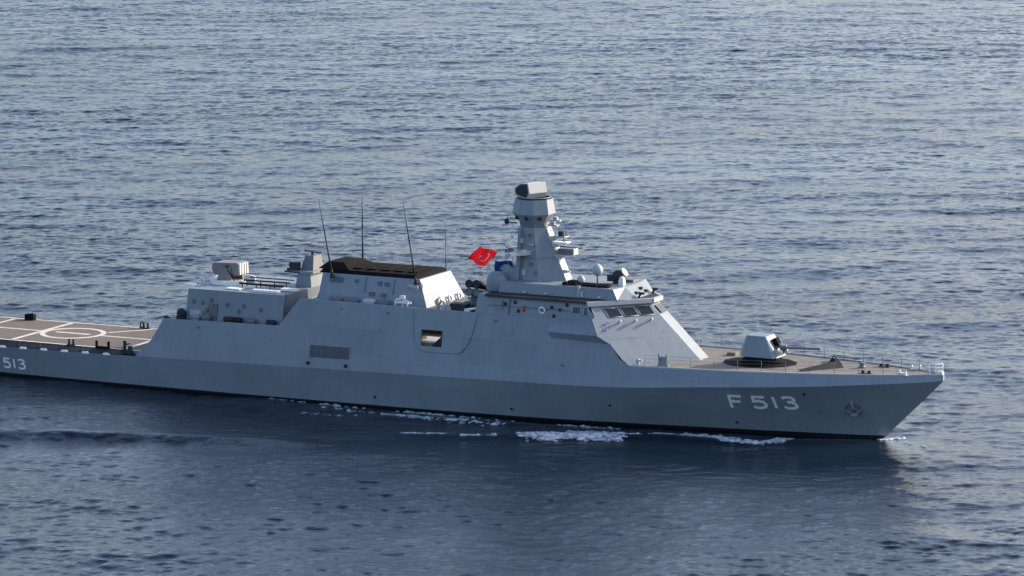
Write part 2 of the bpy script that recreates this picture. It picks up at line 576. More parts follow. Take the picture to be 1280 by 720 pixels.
DECK = 3.2          # flight deck height
WK_X = [0, 24, 58, 72, 78.5, 83, 88, 93, 96, 97.6, 98.25]
WK_Y = [6.5, 6.8, 6.85, 6.7, 6.2, 5.6, 4.55, 3.05, 1.75, 0.75, 0.16]
ZK_X = [0, 24, 41, 58, 72, 78.5, 88, 94, 98.25]
ZK_Z = [2.6, 2.93, 3.2, 3.45, 3.75, 4.18, 4.7, 5.08, 5.28]
WL_X = [0, 10, 42, 58, 66.6, 72.3, 79.2, 86, 89.5, 92, 93]
WL_Y = [5.2, 5.8, 6.1, 5.6, 4.8, 3.9, 2.8, 1.6, 0.95, 0.38, 0.05]
WD_X = [72.4, 77, 83, 88, 93, 96, 97.6, 98.25]
WD_Y = [6.2, 5.85, 5.1, 4.0, 2.55, 1.4, 0.55, 0.16]


def smooth_itp(xs, ys):
    """Catmull-Rom-like monotone sampling so that long curves have no visible kinks"""
    xs, ys = np.array(xs, float), np.array(ys, float)
    d = np.gradient(ys, xs)
    def f(x):
        x = min(max(x, xs[0]), xs[-1])
        i = min(max(int(np.searchsorted(xs, x)) - 1, 0), len(xs) - 2)
        h = xs[i + 1] - xs[i]; t = (x - xs[i]) / h
        return float((2 * t**3 - 3 * t**2 + 1) * ys[i] + (t**3 - 2 * t**2 + t) * h * d[i] + (-2 * t**3 + 3 * t**2) * ys[i + 1] + (t**3 - t**2) * h * d[i + 1])
    return f


wk, zk, wl, wd = smooth_itp(WK_X, WK_Y), smooth_itp(ZK_X, ZK_Z), smooth_itp(WL_X, WL_Y), smooth_itp(WD_X, WD_Y)
TOP_X = [24.17, 25.7, 26.8, 38.5, 40.4, 49, 59, 68.35, 69.42, 70.55, 71.45, 72.4, 76, 88, 98.25]
TOP_Z = [2.95, 4.5, 6.42, 6.62, 9.12, 9.08, 9.04, 9.10, 7.92, 7.25, 6.03, 5.55, 5.58, 5.68, 5.80]
def top(x): return itp(x, TOP_X, TOP_Z)
SLOPE = 0.17


def side_w(x, z):
    """half breadth of the plating above the knuckle"""
    w0, z0 = wk(x), zk(x)
    if x >= 72.4:
        t = (z - z0) / max(top(x) - z0, 1e-3)
        return w0 + (wd(x) - w0) * t
    k = SLOPE if x < 60 else SLOPE + (0.28 - SLOPE) * (x - 60) / 12.4 * (1 if z < 6 else 0.25)
    return w0 - (z - z0) * SLOPE


def side(x, z, off=0.0, s=-1):
    return (x, s * (side_w(x, z) + off), z)


# --- hull below the knuckle
def hull_build():
    mb = MB()
    st = list(np.concatenate([np.arange(0, 60, 3.0), np.arange(60, 98, 1.0), [98.25]]))
    rows = ['keel', 'low', 'wl', 'boot', 'b1', 'b2', 'b3', 'b4', 'kn']
    def pt(s, row):
        f = sstep(55, 98.25, s) ** 1.6
        if row in ('keel', 'low'):
            x = s - (98.25 - 91.5) * f; return (x, 0.02 if row == 'keel' else 0.62 * wl(min(x, 93)), -3.6 if row == 'keel' else -2.4)
        t = {'wl': 0.0, 'boot': None, 'b1': .3, 'b2': .5, 'b3': .7, 'b4': .86, 'kn': 1.0}[row]
        x0 = s - 5.25 * f; x1 = s
        z1 = zk(s)
        if t is None: t = 0.24 / z1
        x = x0 + (x1 - x0) * t
        y = wl(x0) + (wk(x1) - wl(x0)) * t ** (1.0 + 0.16 * f)
        return (x, y, z1 * t)
    for sgn in (-1, 1):
        ids = [[mb.pts([(p[0], sgn * p[1], p[2])])[0] for p in (pt(s, r) for r in rows)] for s in st]
        for a, b in zip(ids[:-1], ids[1:]):
            for k in range(len(rows) - 1):
                mb.face((a[k], b[k], b[k + 1], a[k + 1]), 1 if rows[k] in ('low', 'wl') else (2 if k < 1 else 0), smooth=True)
        # transom
        mb.face(ids[0], 0)
    o = mb.build('hull', [M['hull'], M['boot'], M['red_lead']], ship, 'dark shadowed lower hull with black boot stripe')
    bm = bmesh.new(); bm.from_mesh(o.data); bvh = BVHTree.FromBMesh(bm); bm.free()
    return o, bvh


hull, HBVH = hull_build()


def on_hull(x, z, off=0.02, s=-1):
    hit, n, *_ = HBVH.ray_cast(Vector((x, s * 30, z)), Vector((0, -s, 0)))
    if hit is None: return (x, s * 5, z)
    if n.y * s < 0: n = -n
    p = hit + n * off
    return tuple(p)


# --- side plating above the knuckle, with the boat bay openings cut out
def plating_build():
    mb = MB()
    xs = sorted(set([24.17, 24.9, 25.7, 26.8, 29, 32, 35, 38.5, 39.4, 40.4, 43, 46, 49, 51.4, 52.55, 54.62, 57.6, 59, 61, 63, 65, 67, 68.35, 69.42, 70.55, 71.45, 72.4] + list(np.arange(73, 98, 1.0)) + [97.6, 98.25]))
    for sgn in (-1, 1):
        hx0, hx1, hz0, hz1 = (52.55, 54.62, 5.88, 7.28) if sgn < 0 else (46, 57.6, 5.0, 8.6)  # port opening is unseen, made large to let sun into the bay
        for a, b in zip(xs[:-1], xs[1:]):
            bay = 45.9 <= a < 59
            za = [zk(a)] + ([hz0, hz1] if bay else [0.5 * (zk(a) + top(a))]) + [top(a)]
            zb = [zk(b)] + ([hz0, hz1] if bay else [0.5 * (zk(b) + top(b))]) + [top(b)]
            for k in range(len(za) - 1):
                if bay and k == 1 and a >= hx0 - 1e-6 and b <= hx1 + 1e-6: continue
                mb.quad(side(a, za[k], 0, sgn), side(b, zb[k], 0, sgn), side(b, zb[k + 1], 0, sgn), side(a, za[k + 1], 0, sgn))
        # flat capping strip along the upper edge gives the plating its thickness
        for a, b in zip(xs[:-1], xs[1:]):
            if a >= 72.4: break
            pa, pb = side(a, top(a), 0, sgn), side(b, top(b), 0, sgn)
            qa, qb = (pa[0], pa[1] - sgn * 0.14, pa[2] + .004), (pb[0], pb[1] - sgn * 0.14, pb[2] + .004)
            mb.quad(pa, pb, qb, qa)
            la = (qa[0], qa[1], max(qa[2] - 1.0, zk(a))); lb = (qb[0], qb[1], max(qb[2] - 1.0, zk(b)))
            mb.quad(qa, qb, lb, la)
    # blunt stem head
    mb.quad((98.25, -.16, 5.28), (98.25, .16, 5.28), (98.25, .16, 5.80), (98.25, -.16, 5.80))
    return mb.build('side_plating', M['sup'], ship, 'lighter upper side plating sloping inward above the knuckle', fix=False)


plating_build()

# --- decks inside the plating
mb = MB()
def deck_strip(xs, zf, inset, m=0):
    for a, b in zip(xs[:-1], xs[1:]):
        ya, yb = side_w(a, zf(a)) - inset, side_w(b, zf(b)) - inset
        mb.quad((a, -ya, zf(a)), (b, -yb, zf(b)), (b, yb, zf(b)), (a, ya, zf(a)), m)
deck_strip([26.7, 30, 34, 38.6], lambda x: 6.36, 0.1)
deck_strip([40.3, 44, 48, 52, 56, 60, 64, 68.3], lambda x: 8.72, 0.1)
mb.quad((26.75, -6.1, 2.9), (26.75, 6.1, 2.9), (26.75, 5.95, 6.36), (26.75, -5.95, 6.36), 1)     # hangar front
mb.quad((39.5, -6.0, 6.3), (39.5, 6.0, 6.3), (40.3, 5.7, 8.72), (40.3, -5.7, 8.72), 1)
mb.build('upper_deck', [M['mid'], M['sup']], ship)

# --- hangar shutter on the aft bulkhead
mb = MB()
mb.box((26.68, 0, 4.6), (0.12, 7.0, 2.8))
for k in range(9): mb.box((26.60, 0, 3.4 + k * 0.3), (0.06, 6.9, 0.05))
mb.build('hangar_door', M['light'], ship)

# --- flight deck
fd = MB()
xs = list(np.arange(0, 26.7, 2.225))
def fdw(x): return itp(x, [0, 8, 18, 24, 27], [5.45, 5.6, 5.75, 5.8, 5.8])
for a, b in zip(xs[:-1], xs[1:]):
    fd.quad((a, -fdw(a), DECK), (b, -fdw(b), DECK), (b, fdw(b), DECK), (a, fdw(a), DECK))
    for s in (-1, 1):
        fd.quad((a, s * fdw(a), DECK), (b, s * fdw(b), DECK), (b, s * (fdw(b) + .04), DECK - .28), (a, s * (fdw(a) + .04), DECK - .28), 1)
fd.quad((0, -5.45, DECK), (0, 5.45, DECK), (0, 5.5, 2.5), (0, -5.5, 2.5), 1)
flight = fd.build('flight_deck', [M['pad'], M['sup']], ship, 'grey brown helicopter deck with white landing markings')

def sheet(name, polys, z, mat, parent):
    m_ = MB()
    for p in polys: m_.poly([(x, y, z) for x, y in p])
    return m_.build(name, mat, parent, fix=False)

def ring(cx, cy, r0, r1, n=72, a0=0, a1=360):
    out = []
    for k in range(n):
        t0, t1 = R(a0 + (a1 - a0) * k / n), R(a0 + (a1 - a0) * (k + 1) / n)
        out.append([(cx + r1 * math.cos(t0), cy + r1 * math.sin(t0)), (cx + r1 * math.cos(t1), cy + r1 * math.sin(t1)),
                    (cx + r0 * math.cos(t1), cy + r0 * math.sin(t1)), (cx + r0 * math.cos(t0), cy + r0 * math.sin(t0))])
    return out

Z1 = DECK + 0.010
sheet('landing_circle', ring(13.45, 0.15, 2.55, 3.05), Z1, M['mark'], flight)
# lines: edges, the fore and aft line, crosswise lines
def rect(x0, x1, y0, y1): return [(x0, y0), (x1, y0), (x1, y1), (x0, y1)]
for s in (-1, 1):
    sheet('edge_line', [[(a, s * (fdw(a) - .34)), (b, s * (fdw(b) - .34)), (b, s * (fdw(b) - .03)), (a, s * (fdw(a) - .03))] for a, b in zip(xs[:-1], xs[1:])], DECK + .014, M['mark'], flight)
sheet('centre_line', [rect(0.3, 9.95, -.06, .32)], Z1, M['mark'], flight)
sheet('centre_line', [rect(16.5, 23.3, -.06, .32)], Z1, M['mark'], flight)
sheet('touchdown_bar', [rect(11.6, 15.2, -.05, .45)], Z1, M['mark'], flight)
sheet('cross_line', [rect(10.05, 10.55, -5.1, 5.2)], DECK + .018, M['mark'], flight)
sheet('cross_line', [rect(21.9, 22.4, -5.35, 5.35)], DECK + .018, M['mark'], flight)
sheet('cross_line', [rect(4.0, 4.35, -5.0, 5.0)], DECK + .018, M['mark'], flight)
sheet('oblique_line', [[(16.0, 2.0), (16.3, 1.8), (19.0, 5.2), (18.6, 5.3)]], DECK + .006, M['mark'], flight)

# folded nets and lights outboard of the flight deck
for s in (-1, 1):
    nb = MB()
    for k in range(10):
        a, b = 0.4 + k * 2.24, 0.4 + k * 2.24 + 2.16
        A = [(a, s * (fdw(a) + .08), DECK - .02), (b, s * (fdw(b) + .08), DECK - .02), (b, s * (wk(b) - .06), zk(b) + .03), (a, s * (wk(a) - .06), zk(a) + .03)]
        nb.quad(*A)
        for i in range(4): nb.tube(A[i], A[(i + 1) % 4], .035, 5)
        for t in (.25, .5, .75):
            p = [A[0][j] + (A[1][j] - A[0][j]) * t for j in range(3)]; q = [A[3][j] + (A[2][j] - A[3][j]) * t for j in range(3)]
            nb.tube(p, q, .022, 4)
    nb.build('safety_net', M['dark'], flight)
lp = None
for k in range(11):
    x = 1.35 + k * 2.2
    if lp is None:
        lb = MB(); lb.box((0, 0, 0), (0.72, 0.10, 0.14)); lb.box((0, 0, 0.10), (0.5, 0.06, 0.06))
        lp = lb.build('deck_light', M['letter'], flight); lp.location = (x, -wk(x) + .01, zk(x) - .02)
    elif x < 21.5:
        dup(lp, flight, (x, -wk(x) + .01, zk(x) - .02))
# small gear along the flight deck edges
b = MB(); b.tube((0, -.22, 0), (0, -.22, .5), .11, 10); b.tube((0, .22, 0), (0, .22, .5), .11, 10); b.box((0, 0, .04), (.3, .8, .08)); b.lathe((0, -.22, .5), [(.15, 0), (.15, .06)], 10); b.lathe((0, .22, .5), [(.15, 0), (.15, .06)], 10)
bol = b.build('bollard', M['dark'], flight); bol.location = (16.8, -5.62, DECK); bol.rotation_euler = (0, 0, R(90))
for p in ((18.1, 5.35, DECK), (2.0, -5.3, DECK)):
    c = dup(bol, flight, p); c.rotation_euler = (0, 0, R(90))
b = MB()
for q in (-.62, .62): b.box((q, 0, .28), (.16, .22, .56)); b.sphere((q, 0, .6), .13, 8)
b.box((0, 0, .12), (1.3, .26, .2))
o = b.build('roller_chock', M['soot'], flight); o.location = (20.2, -5.82, DECK - .05)
b = MB(); b.box((0, 0, .25), (.95, .5, .5)); b.box((0, 0, .53), (.85, .42, .06)); b.tube((-.3, 0, .5), (.3, 0, .62), .05)
o = b.build('deck_locker', M['soot'], flight); o.location = (5.8, 5.05, DECK)
b = MB(); b.box((0, 0, .18), (1.1, .35, .36)); b.tube((-.2, 0, .3), (-.2, 0, .95), .14, 10); b.sphere((-.2, 0, 1.02), .17, 10); b.tube((-.2, 0, .8), (.35, -.1, .95), .06); b.box((.35, 0, .45), (.3, .3, .5))
o = b.build('fire_monitor', M['dark'], flight); o.location = (22.9, -6.15, DECK - .25)
b = MB(); b.torus((0, 0, .3), .26, .07, (0.3, 1, 0)); b.box((0, 0, .05), (.5, .2, .1))
o = b.build('mooring_ring', M['dark'], flight); o.location = (17.6, 5.55, DECK)

# --- foredeck
mb = MB()
xs = list(np.arange(67.0, 98.0, 1.0)) + [98.1]
def fz(x): return top(max(x, 72.4)) - 0.05
def fy(x): return (wd(x) if x > 72.4 else 6.2) - 0.05
for a, b in zip(xs[:-1], xs[1:]):
    mb.quad((a, -fy(a), fz(a)), (b, -fy(b), fz(b)), (b, fy(b), fz(b)), (a, fy(a), fz(a)))
fore = mb.build('foredeck', M['deck'], ship, 'sunlit tan foredeck')
for s in (-1, 1):
    wb = MB()
    xe = list(np.arange(72.6, 98.2, 1.0)) + [98.2]
    for a, b in zip(xe[:-1], xe[1:]):
        pa, pb = (a, s * wd(a), top(a)), (b, s * wd(b), top(b))
        wb.quad((a, s * (wd(a) + .015), top(a) - .05), (b, s * (wd(b) + .015), top(b) - .05), (b, s * (wd(b) + .0), top(b) + .07), (a, s * (wd(a)), top(a) + .07))
        wb.quad((a, s * wd(a), top(a) + .07), (b, s * wd(b), top(b) + .07), (b, s * max(wd(b) - .12, .01), top(b) + .07), (a, s * max(wd(a) - .12, .01), top(a) + .07))
        wb.quad((a, s * max(wd(a) - .12, .01), top(a) + .07), (b, s * max(wd(b) - .12, .01), top(b) + .07), (b, s * max(wd(b) - .12, .01), top(b) - .05), (a, s * max(wd(a) - .12, .01), top(a) - .05))
    wb.build('waterway_edge', M['light'], fore, fix=False)

def rail(parent, pts, h=1.0, wires=(.35, .7, 1.0), posts=2.0, inset=0.25):
    """wire guard rail with each stanchion its own part"""
    rb = MB()
    path = [Vector(p) for p in pts]
    for z in wires:
        for a, b in zip(path[:-1], path[1:]):
            rb.tube(a + Vector((0, 0, z * h)), b + Vector((0, 0, z * h)), .012, 4)
    g = rb.build('guard_rail', M['mid'], parent)
    sb = MB(); sb.tube((0, 0, 0), (0, 0, h), .024, 5); sb.box((0, 0, .02), (.12, .12, .04))
    first = None
    L = 0; nxt = 0
    for a, b in zip(path[:-1], path[1:]):
        d = (b - a).length
        while nxt <= L + d:
            p = a + (b - a) * ((nxt - L) / d)
            if first is None:
                first = sb.build('stanchion', M['mid'], g); first.location = p
            else: dup(first, g, p)
            nxt += posts
        L += d
    return g

for s in (-1, 1):
    rail(fore, [(x, s * (wd(x) - .22), top(x) + .0) for x in np.arange(73.6, 96.8, 1.0)], 0.95, posts=2.05)
# breakwater: two low sloping plates meeting in a point forward
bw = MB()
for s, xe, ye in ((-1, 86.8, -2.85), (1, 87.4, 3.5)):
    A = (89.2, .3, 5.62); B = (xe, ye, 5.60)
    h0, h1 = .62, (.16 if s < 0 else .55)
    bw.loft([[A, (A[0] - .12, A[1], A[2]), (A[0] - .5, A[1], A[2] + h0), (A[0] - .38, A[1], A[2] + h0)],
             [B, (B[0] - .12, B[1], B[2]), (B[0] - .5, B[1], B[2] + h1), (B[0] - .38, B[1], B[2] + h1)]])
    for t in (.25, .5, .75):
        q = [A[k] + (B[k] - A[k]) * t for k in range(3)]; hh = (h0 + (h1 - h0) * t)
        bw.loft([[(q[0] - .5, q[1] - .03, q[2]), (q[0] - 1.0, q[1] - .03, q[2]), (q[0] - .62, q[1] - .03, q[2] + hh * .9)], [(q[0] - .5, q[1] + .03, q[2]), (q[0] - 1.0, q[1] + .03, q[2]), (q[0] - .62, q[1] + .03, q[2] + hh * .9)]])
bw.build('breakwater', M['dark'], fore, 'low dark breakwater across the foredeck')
# bollards, capstan, vents and fairleads
b = MB()
for q in (-.28, .28):
    b.lathe((q, 0, 0), [(.16, 0), (.14, .06), (.13, .20), (.18, .24), (.18, .28), (.05, .30)], 12)
b.box((0, 0, .03), (1.0, .38, .06))
bl = b.build('bollard', M['dark'], fore); bl.location = (92.0, -1.75, 5.66)
for p in ((92.2, 1.95, 5.68), (79.5, 4.6, 5.56)): dup(bl, fore, p)
b = MB(); b.lathe((0, 0, 0), [(.34, 0), (.30, .12), (.2, .2), (.2, .3), (.30, .38), (.28, .43), (.02, .45)], 16)
cp = b.build('capstan', M['mid'], fore); cp.location = (90.6, .9, 5.66)
b = MB(); b.box((0, 0, .11), (.95, .22, .22)); b.tube((-.35, 0, .12), (-.35, 0, .4), .07); b.tube((.35, 0, .12), (.35, 0, .4), .07)
fl = b.build('fairlead', M['white'], fore); fl.location = (95.2, -1.55, 5.76); fl.rotation_euler = (0, 0, R(-24))
c = dup(fl, fore, (95.2, 1.55, 5.76)); c.rotation_euler = (0, 0, R(24))
b = MB(); b.box((0, 0, .12), (.8, .8, .24)); b.box((0, 0, .27), (.7, .7, .06)); b.tube((.3, -.2, .3), (.3, .2, .3), .03)
ht = b.build('deck_hatch', M['deck'], fore); ht.location = (78.0, 2.7, 5.52)
# bow pulpit rails and jackstaff
b = MB()
for k in range(4):
    z = 5.85 + .28 * k
    b.path([(97.2, -.68, z - .05), (98.0, -.22, z), (98.15, 0, z + .02), (98.0, .22, z), (97.2, .68, z - .05)], .05, 6)
for x, y in ((97.2, .68), (98.15, 0), (97.2, -.68)): b.tube((x, y, 5.7), (x, y, 6.68), .05, 6)
b.box((98.0, 0, 5.9), (.4, .4, .25))
b.build('bow_pulpit', M['white'], fore)
# post with forked top at the foot of the bridge slope
b = MB(); b.box((0, 0, .42), (.75, .12, .84)); b.box((-.33, 0, .95), (.10, .12, .36)); b.box((.33, 0, .95), (.10, .12, .36)); b.box((0, .15, .08), (.9, .5, .16)); b.tube((-.3, .1, .3), (.3, .1, .3), .06)
o = b.build('cable_reel', M['sup'], fore); o.location = (75.0, -5.35, 5.55); o.rotation_euler = (0, 0, R(12))
b = MB(); b.tube((0, 0, 0), (0, 0, .35), .16, 10); b.sphere((0, 0, .4), .2, 10); b.tube((0, 0, .4), (.35, 0, .5), .07)
o = b.build('fire_hydrant', M['light'], fore); o.location = (72.9, -5.75, 5.55)

# --- deck gun
gb = MB()
oct_ = lambda r0, r1=None: [(r0 * math.cos(R(22.5 + 45 * k)), (r1 or r0) * math.sin(R(22.5 + 45 * k))) for k in range(8)]
b_ = [(-1.35, -1.38), (1.45, -1.38), (1.75, -1.0), (1.75, 1.0), (1.45, 1.38), (-1.35, 1.38), (-1.75, .9), (-1.75, -.9)]
t_ = [(-1.05, -1.02), (.62, -1.02), (.72, -.95), (.72, .95), (.62, 1.02), (-1.05, 1.02), (-1.25, .7), (-1.25, -.7)]
mid_ = [tuple(b_[k][j] * .55 + t_[k][j] * .45 for j in (0, 1)) for k in range(8)]
gb.loft([[(x, y, .62) for x, y in b_], [(x, y, 1.45) for x, y in mid_], [(x, y, 2.30) for x, y in t_], [(x * .94, y * .92, 2.42) for x, y in t_]])
gun = gb.build('deck_gun', M['sup'], ship, 'grey faceted naval gun with a lit white front on the foredeck', bevel=.05)
gun.location = (81.9, 0, 5.59)
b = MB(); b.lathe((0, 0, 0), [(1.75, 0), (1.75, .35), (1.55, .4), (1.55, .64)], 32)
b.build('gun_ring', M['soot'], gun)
b = MB(); b.box((1.30, 0, 1.45), (.75, .62, 1.5), ry=R(-28)); 
b.build('gun_slot', M['soot'], gun)
b = MB(); b.lathe((1.15, 0, 1.42), [(.34, 0), (.34, .55), (.25, .62), (.25, 1.0), (.12, 1.05), (.085, 3.9), (.11, 3.92), (.11, 4.15), (.04, 4.15)], 14, axis=(1, 0, .03))
b.build('barrel', M['mid'], gun)
for s in (-1, 1):
    b = MB(); b.box((1.62, s * .62, 1.1), (.5, .5, .55), ry=R(-25)); b.sphere((1.85, s * .62, 1.1), .22, 12)
    b.build('sight_housing', M['light'], gun)
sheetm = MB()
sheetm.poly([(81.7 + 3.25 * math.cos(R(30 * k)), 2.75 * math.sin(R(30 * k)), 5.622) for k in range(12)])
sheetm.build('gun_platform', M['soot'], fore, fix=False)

# --- numbers painted on the hull
GL = {
    'F': [[(.04, 0), (.10, 1.0), (.72, 1.0)], [(.16, .55), (.60, .55)]],
    '5': [[(.66, .97), (.12, .97), (.08, .58), (.34, .63), (.55, .55), (.64, .36), (.58, .15), (.38, .04), (.16, .04), (.0, .14)]],
    '1': [[(.14, 0.02), (.14, .98)]],
    '3': [[(.02, .86), (.18, .96), (.42, .96), (.56, .86), (.57, .70), (.46, .58), (.22, .54)], [(.40, .53), (.58, .43), (.62, .24), (.52, .08), (.30, .03), (.12, .05), (.0, .16)]],
}


def ribbon(pts, w):
    pts = [Vector(p) for p in pts]
    L = []
    for i, p in enumerate(pts):
        d0 = (pts[i] - pts[i - 1]).normalized() if i > 0 else None
        d1 = (pts[i + 1] - pts[i]).normalized() if i < len(pts) - 1 else None
        if d0 is None: n = Vector((-d1.y, d1.x)); k = 1
        elif d1 is None: n = Vector((-d0.y, d0.x)); k = 1
        else:
            t = (d0 + d1).normalized(); n = Vector((-t.y, t.x)); k = 1 / max(.5, n.dot(Vector((-d0.y, d0.x))))
        L.append((p + n * w / 2 * k, p - n * w / 2 * k))
    return L


def lettering(items, slant=0.0, off=.03):
    for ch, x0, z0, w, h, sw in items:
        m_ = MB()
        for q, st_ in enumerate(GL[ch]):
            rb = ribbon([(x0 + p[0] * w + slant * p[1] * h, z0 + p[1] * h) for p in st_], sw)
            for (a, b), (c, d) in zip(rb[:-1], rb[1:]):
                for t0, t1 in ((0, .5), (.5, 1)):
                    P = [a.lerp(c, t0), a.lerp(c, t1), b.lerp(d, t1), b.lerp(d, t0)]
                    m_.quad(*[on_hull(p.x, p.y, off + .006 * q) for p in P])
        m_.build('hull_number', M['letter'], hull, fix=True)


lettering([('F', 80.9, 2.36, 1.65, 1.16, .25), ('5', 82.85, 2.40, 1.74, 1.16, .25), ('1', 84.52, 2.45, 1.5, 1.16, .25), ('3', 85.42, 2.48, 1.74, 1.16, .25)], slant=-.04)
lettering([('F', 7.2, .78, 1.0, .92, .17), ('5', 9.95, .74, 1.05, .92, .17), ('1', 10.95, .74, 1.0, .92, .17), ('3', 11.55, .74, 1.1, .92, .17)])

# --- anchor in its pocket
b = MB()
c0 = Vector(on_hull(91.0, 2.7, .02))
n0 = (Vector(on_hull(91.0, 2.7, 1.0)) - c0).normalized()
ux = Vector((1, 0, 0)); ux = (ux - n0 * ux.dot(n0)).normalized(); uz = n0.cross(ux); uz = uz if uz.z > 0 else -uz
tp = lambda u, v, d=0.0: c0 + ux * u + uz * v + n0 * d
ringp = []
b.torus(c0, .62, .09, n0, 24, 8)
an = b.build('anchor_pocket', M['mid'], hull)
b = MB()
b.tube(tp(.0, .75, .08), tp(.0, -.35, .14), .09, 8)
b.tube(tp(-.1, .75, .1), tp(.1, .75, .1), .12, 8)
b.loft([[tp(-.62, -.02, .12), tp(-.5, -.05, .12), tp(-.08, -.38, .14), tp(-.08, -.62, .14)], [tp(-.62, -.02, .22), tp(-.5, -.05, .26), tp(-.08, -.38, .32), tp(-.08, -.62, .32)]])
b.loft([[tp(.72, -.12, .12), tp(.55, -.12, .12), tp(.08, -.38, .14), tp(.08, -.62, .14)], [tp(.72, -.12, .22), tp(.55, -.12, .26), tp(.08, -.38, .32), tp(.08, -.62, .32)]])
b.box(tp(0, -.5, .2), (.5, .3, .26))
b.build('anchor', M['hull'], hull)
# draught-mark plates and discharge openings
for x, z in ((70.2, 1.9), (80.9, .9), (87.4, 3.95), (61.0, .9), (48.0, 1.0)):
    b = MB(); q = on_hull(x, z, .0); q2 = on_hull(x, z, .05)
    b.tube(q, q2, .13, 10); b.build('discharge_pipe', M['dark'], hull)

# --- side details above the knuckle
def panel(name, mat, x0, x1, z0, z1, off, parent=ship, skew=0.0, label=None):
    m_ = MB()
    f = [side(x0, z0, off), side(x1, z0 + skew, off), side(x1, z1 + skew, off), side(x0, z1, off)]
    g = [side(x0, z0, -.02), side(x1, z0 + skew, -.02), side(x1, z1 + skew, -.02), side(x0, z1, -.02)]
    m_.loft([g, f]); return m_.build(name, mat, parent, label)

gr = panel('vent_grille', M['dark'], 41.85, 45.7, 4.18, 5.18, .03, skew=.02)
b = MB()
for k in range(12):
    z = 4.24 + k * .078
    b.loft([[side(41.9, z, .032), side(45.65, z + .02, .032), side(45.65, z + .05, .032), side(41.9, z + .03, .032)], [side(41.9, z - .02, .07), side(45.65, z, .07), side(45.65, z + .015, .07), side(41.9, z - .005, .07)]])
b.build('louvre', M['mid'], gr)
for p, q in (((41.75, 41.85), (4.1, 5.26)), ((45.7, 45.8), (4.12, 5.3))): panel('grille_frame', M['sup'], p[0], p[1], q[0], q[1], .06, gr)
for x in (41.7, 45.45):
    b = MB(); p = Vector(side(x, 3.62, 0)); b.tube(p, p + Vector((0, -.1, 0)), .17, 12); b.build('side_scuttle', M['dark'], ship)
# boat bay door: a rounded plate standing 5 cm proud, with the opening left clear
def ux0(z): return itp(z, [5.45, 5.65, 6.0, 6.6, 7.6, 9.0], [53.0, 52.45, 52.1, 51.95, 51.8, 51.7])
def ux1(z): return itp(z, [5.45, 5.65, 6.0, 6.6, 7.6, 9.0], [56.2, 56.6, 56.95, 57.25, 57.55, 57.85])
b = MB()
zs = [5.45, 5.65, 5.88, 6.2, 6.6, 7.28, 7.9, 8.5, 9.0]
for a, c in zip(zs[:-1], zs[1:]):
    spans = [((ux0(a), ux1(a)), (ux0(c), ux1(c)))]
    if a >= 5.88 - 1e-6 and c <= 7.28 + 1e-6:
        spans = [((ux0(a), 52.55), (ux0(c), 52.55)), ((54.62, ux1(a)), (54.62, ux1(c)))]
    for (p, q), (r_, s_) in spans:
        b.quad(side(p, a, .05), side(q, a, .05), side(s_, c, .05), side(r_, c, .05))
    for f in (ux0, ux1):
        b.quad(side(f(a), a, .05), side(f(c), c, .05), side(f(c), c, -.02), side(f(a), a, -.02))
for x0, z0, x1, z1 in ((52.55, 5.88, 52.55, 7.28), (54.62, 5.88, 54.62, 7.28), (52.55, 7.28, 54.62, 7.28), (52.55, 5.88, 54.62, 5.88)):
    b.quad(side(x0, z0, .05), side(x1, z1, .05), side(x1, z1, -.15), side(x0, z0, -.15))
b.quad(side(ux0(5.45), 5.45, .05), side(ux1(5.45), 5.45, .05), side(ux1(5.45), 5.45, -.02), side(ux0(5.45), 5.45, -.02))
bay = b.build('bay_door', M['sup'], ship, 'rounded boat bay door in the side with a square opening', fix=False)
sb = MB()
for f in (ux0, ux1):
    for a, c in zip(zs[1:-1], zs[2:]):
        sb.tube(side(f(a), a, .05), side(f(c), c, .05), .035, 5)
zz = [(ux0(5.65), 5.65), (ux0(5.45), 5.45), (ux1(5.45), 5.45), (ux1(5.65), 5.65)]
for (a, za), (c, zc) in zip(zz[:-1], zz[1:]): sb.tube(side(a, za, .05), side(c, zc, .05), .035, 5)
sb.build('door_seal', M['sup'], bay)
# bay interior: floor, end walls and ceiling; open to port, unseen, so that sun gets in
b = MB()
x0, x1 = 45.9, 57.9
b.loft([[(52.35, -5.9, 4.97), (54.75, -5.9, 4.97), (54.75, -5.9, 7.1)], [(52.35, -5.3, 4.97), (54.75, -5.3, 4.97), (54.75, -5.3, 7.1)]], m=1)  # added dark wedge, stands in for shade in the opening's lower corner
b.quad((x0, -6.25, 4.95), (x1, -6.25, 4.95), (x1, 6.25, 4.95), (x0, 6.25, 4.95))
b.quad((x0, -5.7, 8.62), (x1, -5.7, 8.62), (x1, 5.7, 8.62), (x0, 5.7, 8.62))
b.quad((x0, -6.25, 4.95), (x0, 6.25, 4.95), (x0, 5.7, 8.62), (x0, -5.7, 8.62))
b.quad((x1, -6.25, 4.95), (x1, 6.25, 4.95), (x1, 5.7, 8.62), (x1, -5.7, 8.62))
b.build('boat_bay', [M['light'], M['dark']], ship, fix=False)

for x, z in ((47.6, 6.6), (60.4, 7.4), (33.2, 5.6), (62.6, 6.2), (37.0, 5.1)):
    panel('side_hatch', M['sup'], x, x + .85, z, z + .62, .035)
for x, z in ((30.4, 5.9), (44.6, 8.5), (49.2, 8.45), (59.6, 8.5), (66.2, 5.2)):
    b = MB(); p = Vector(side(x, z, 0)); b.tube(p, p + Vector((0, -.09, 0)), .09, 10); b.build('side_scuttle', M['mid'], ship)

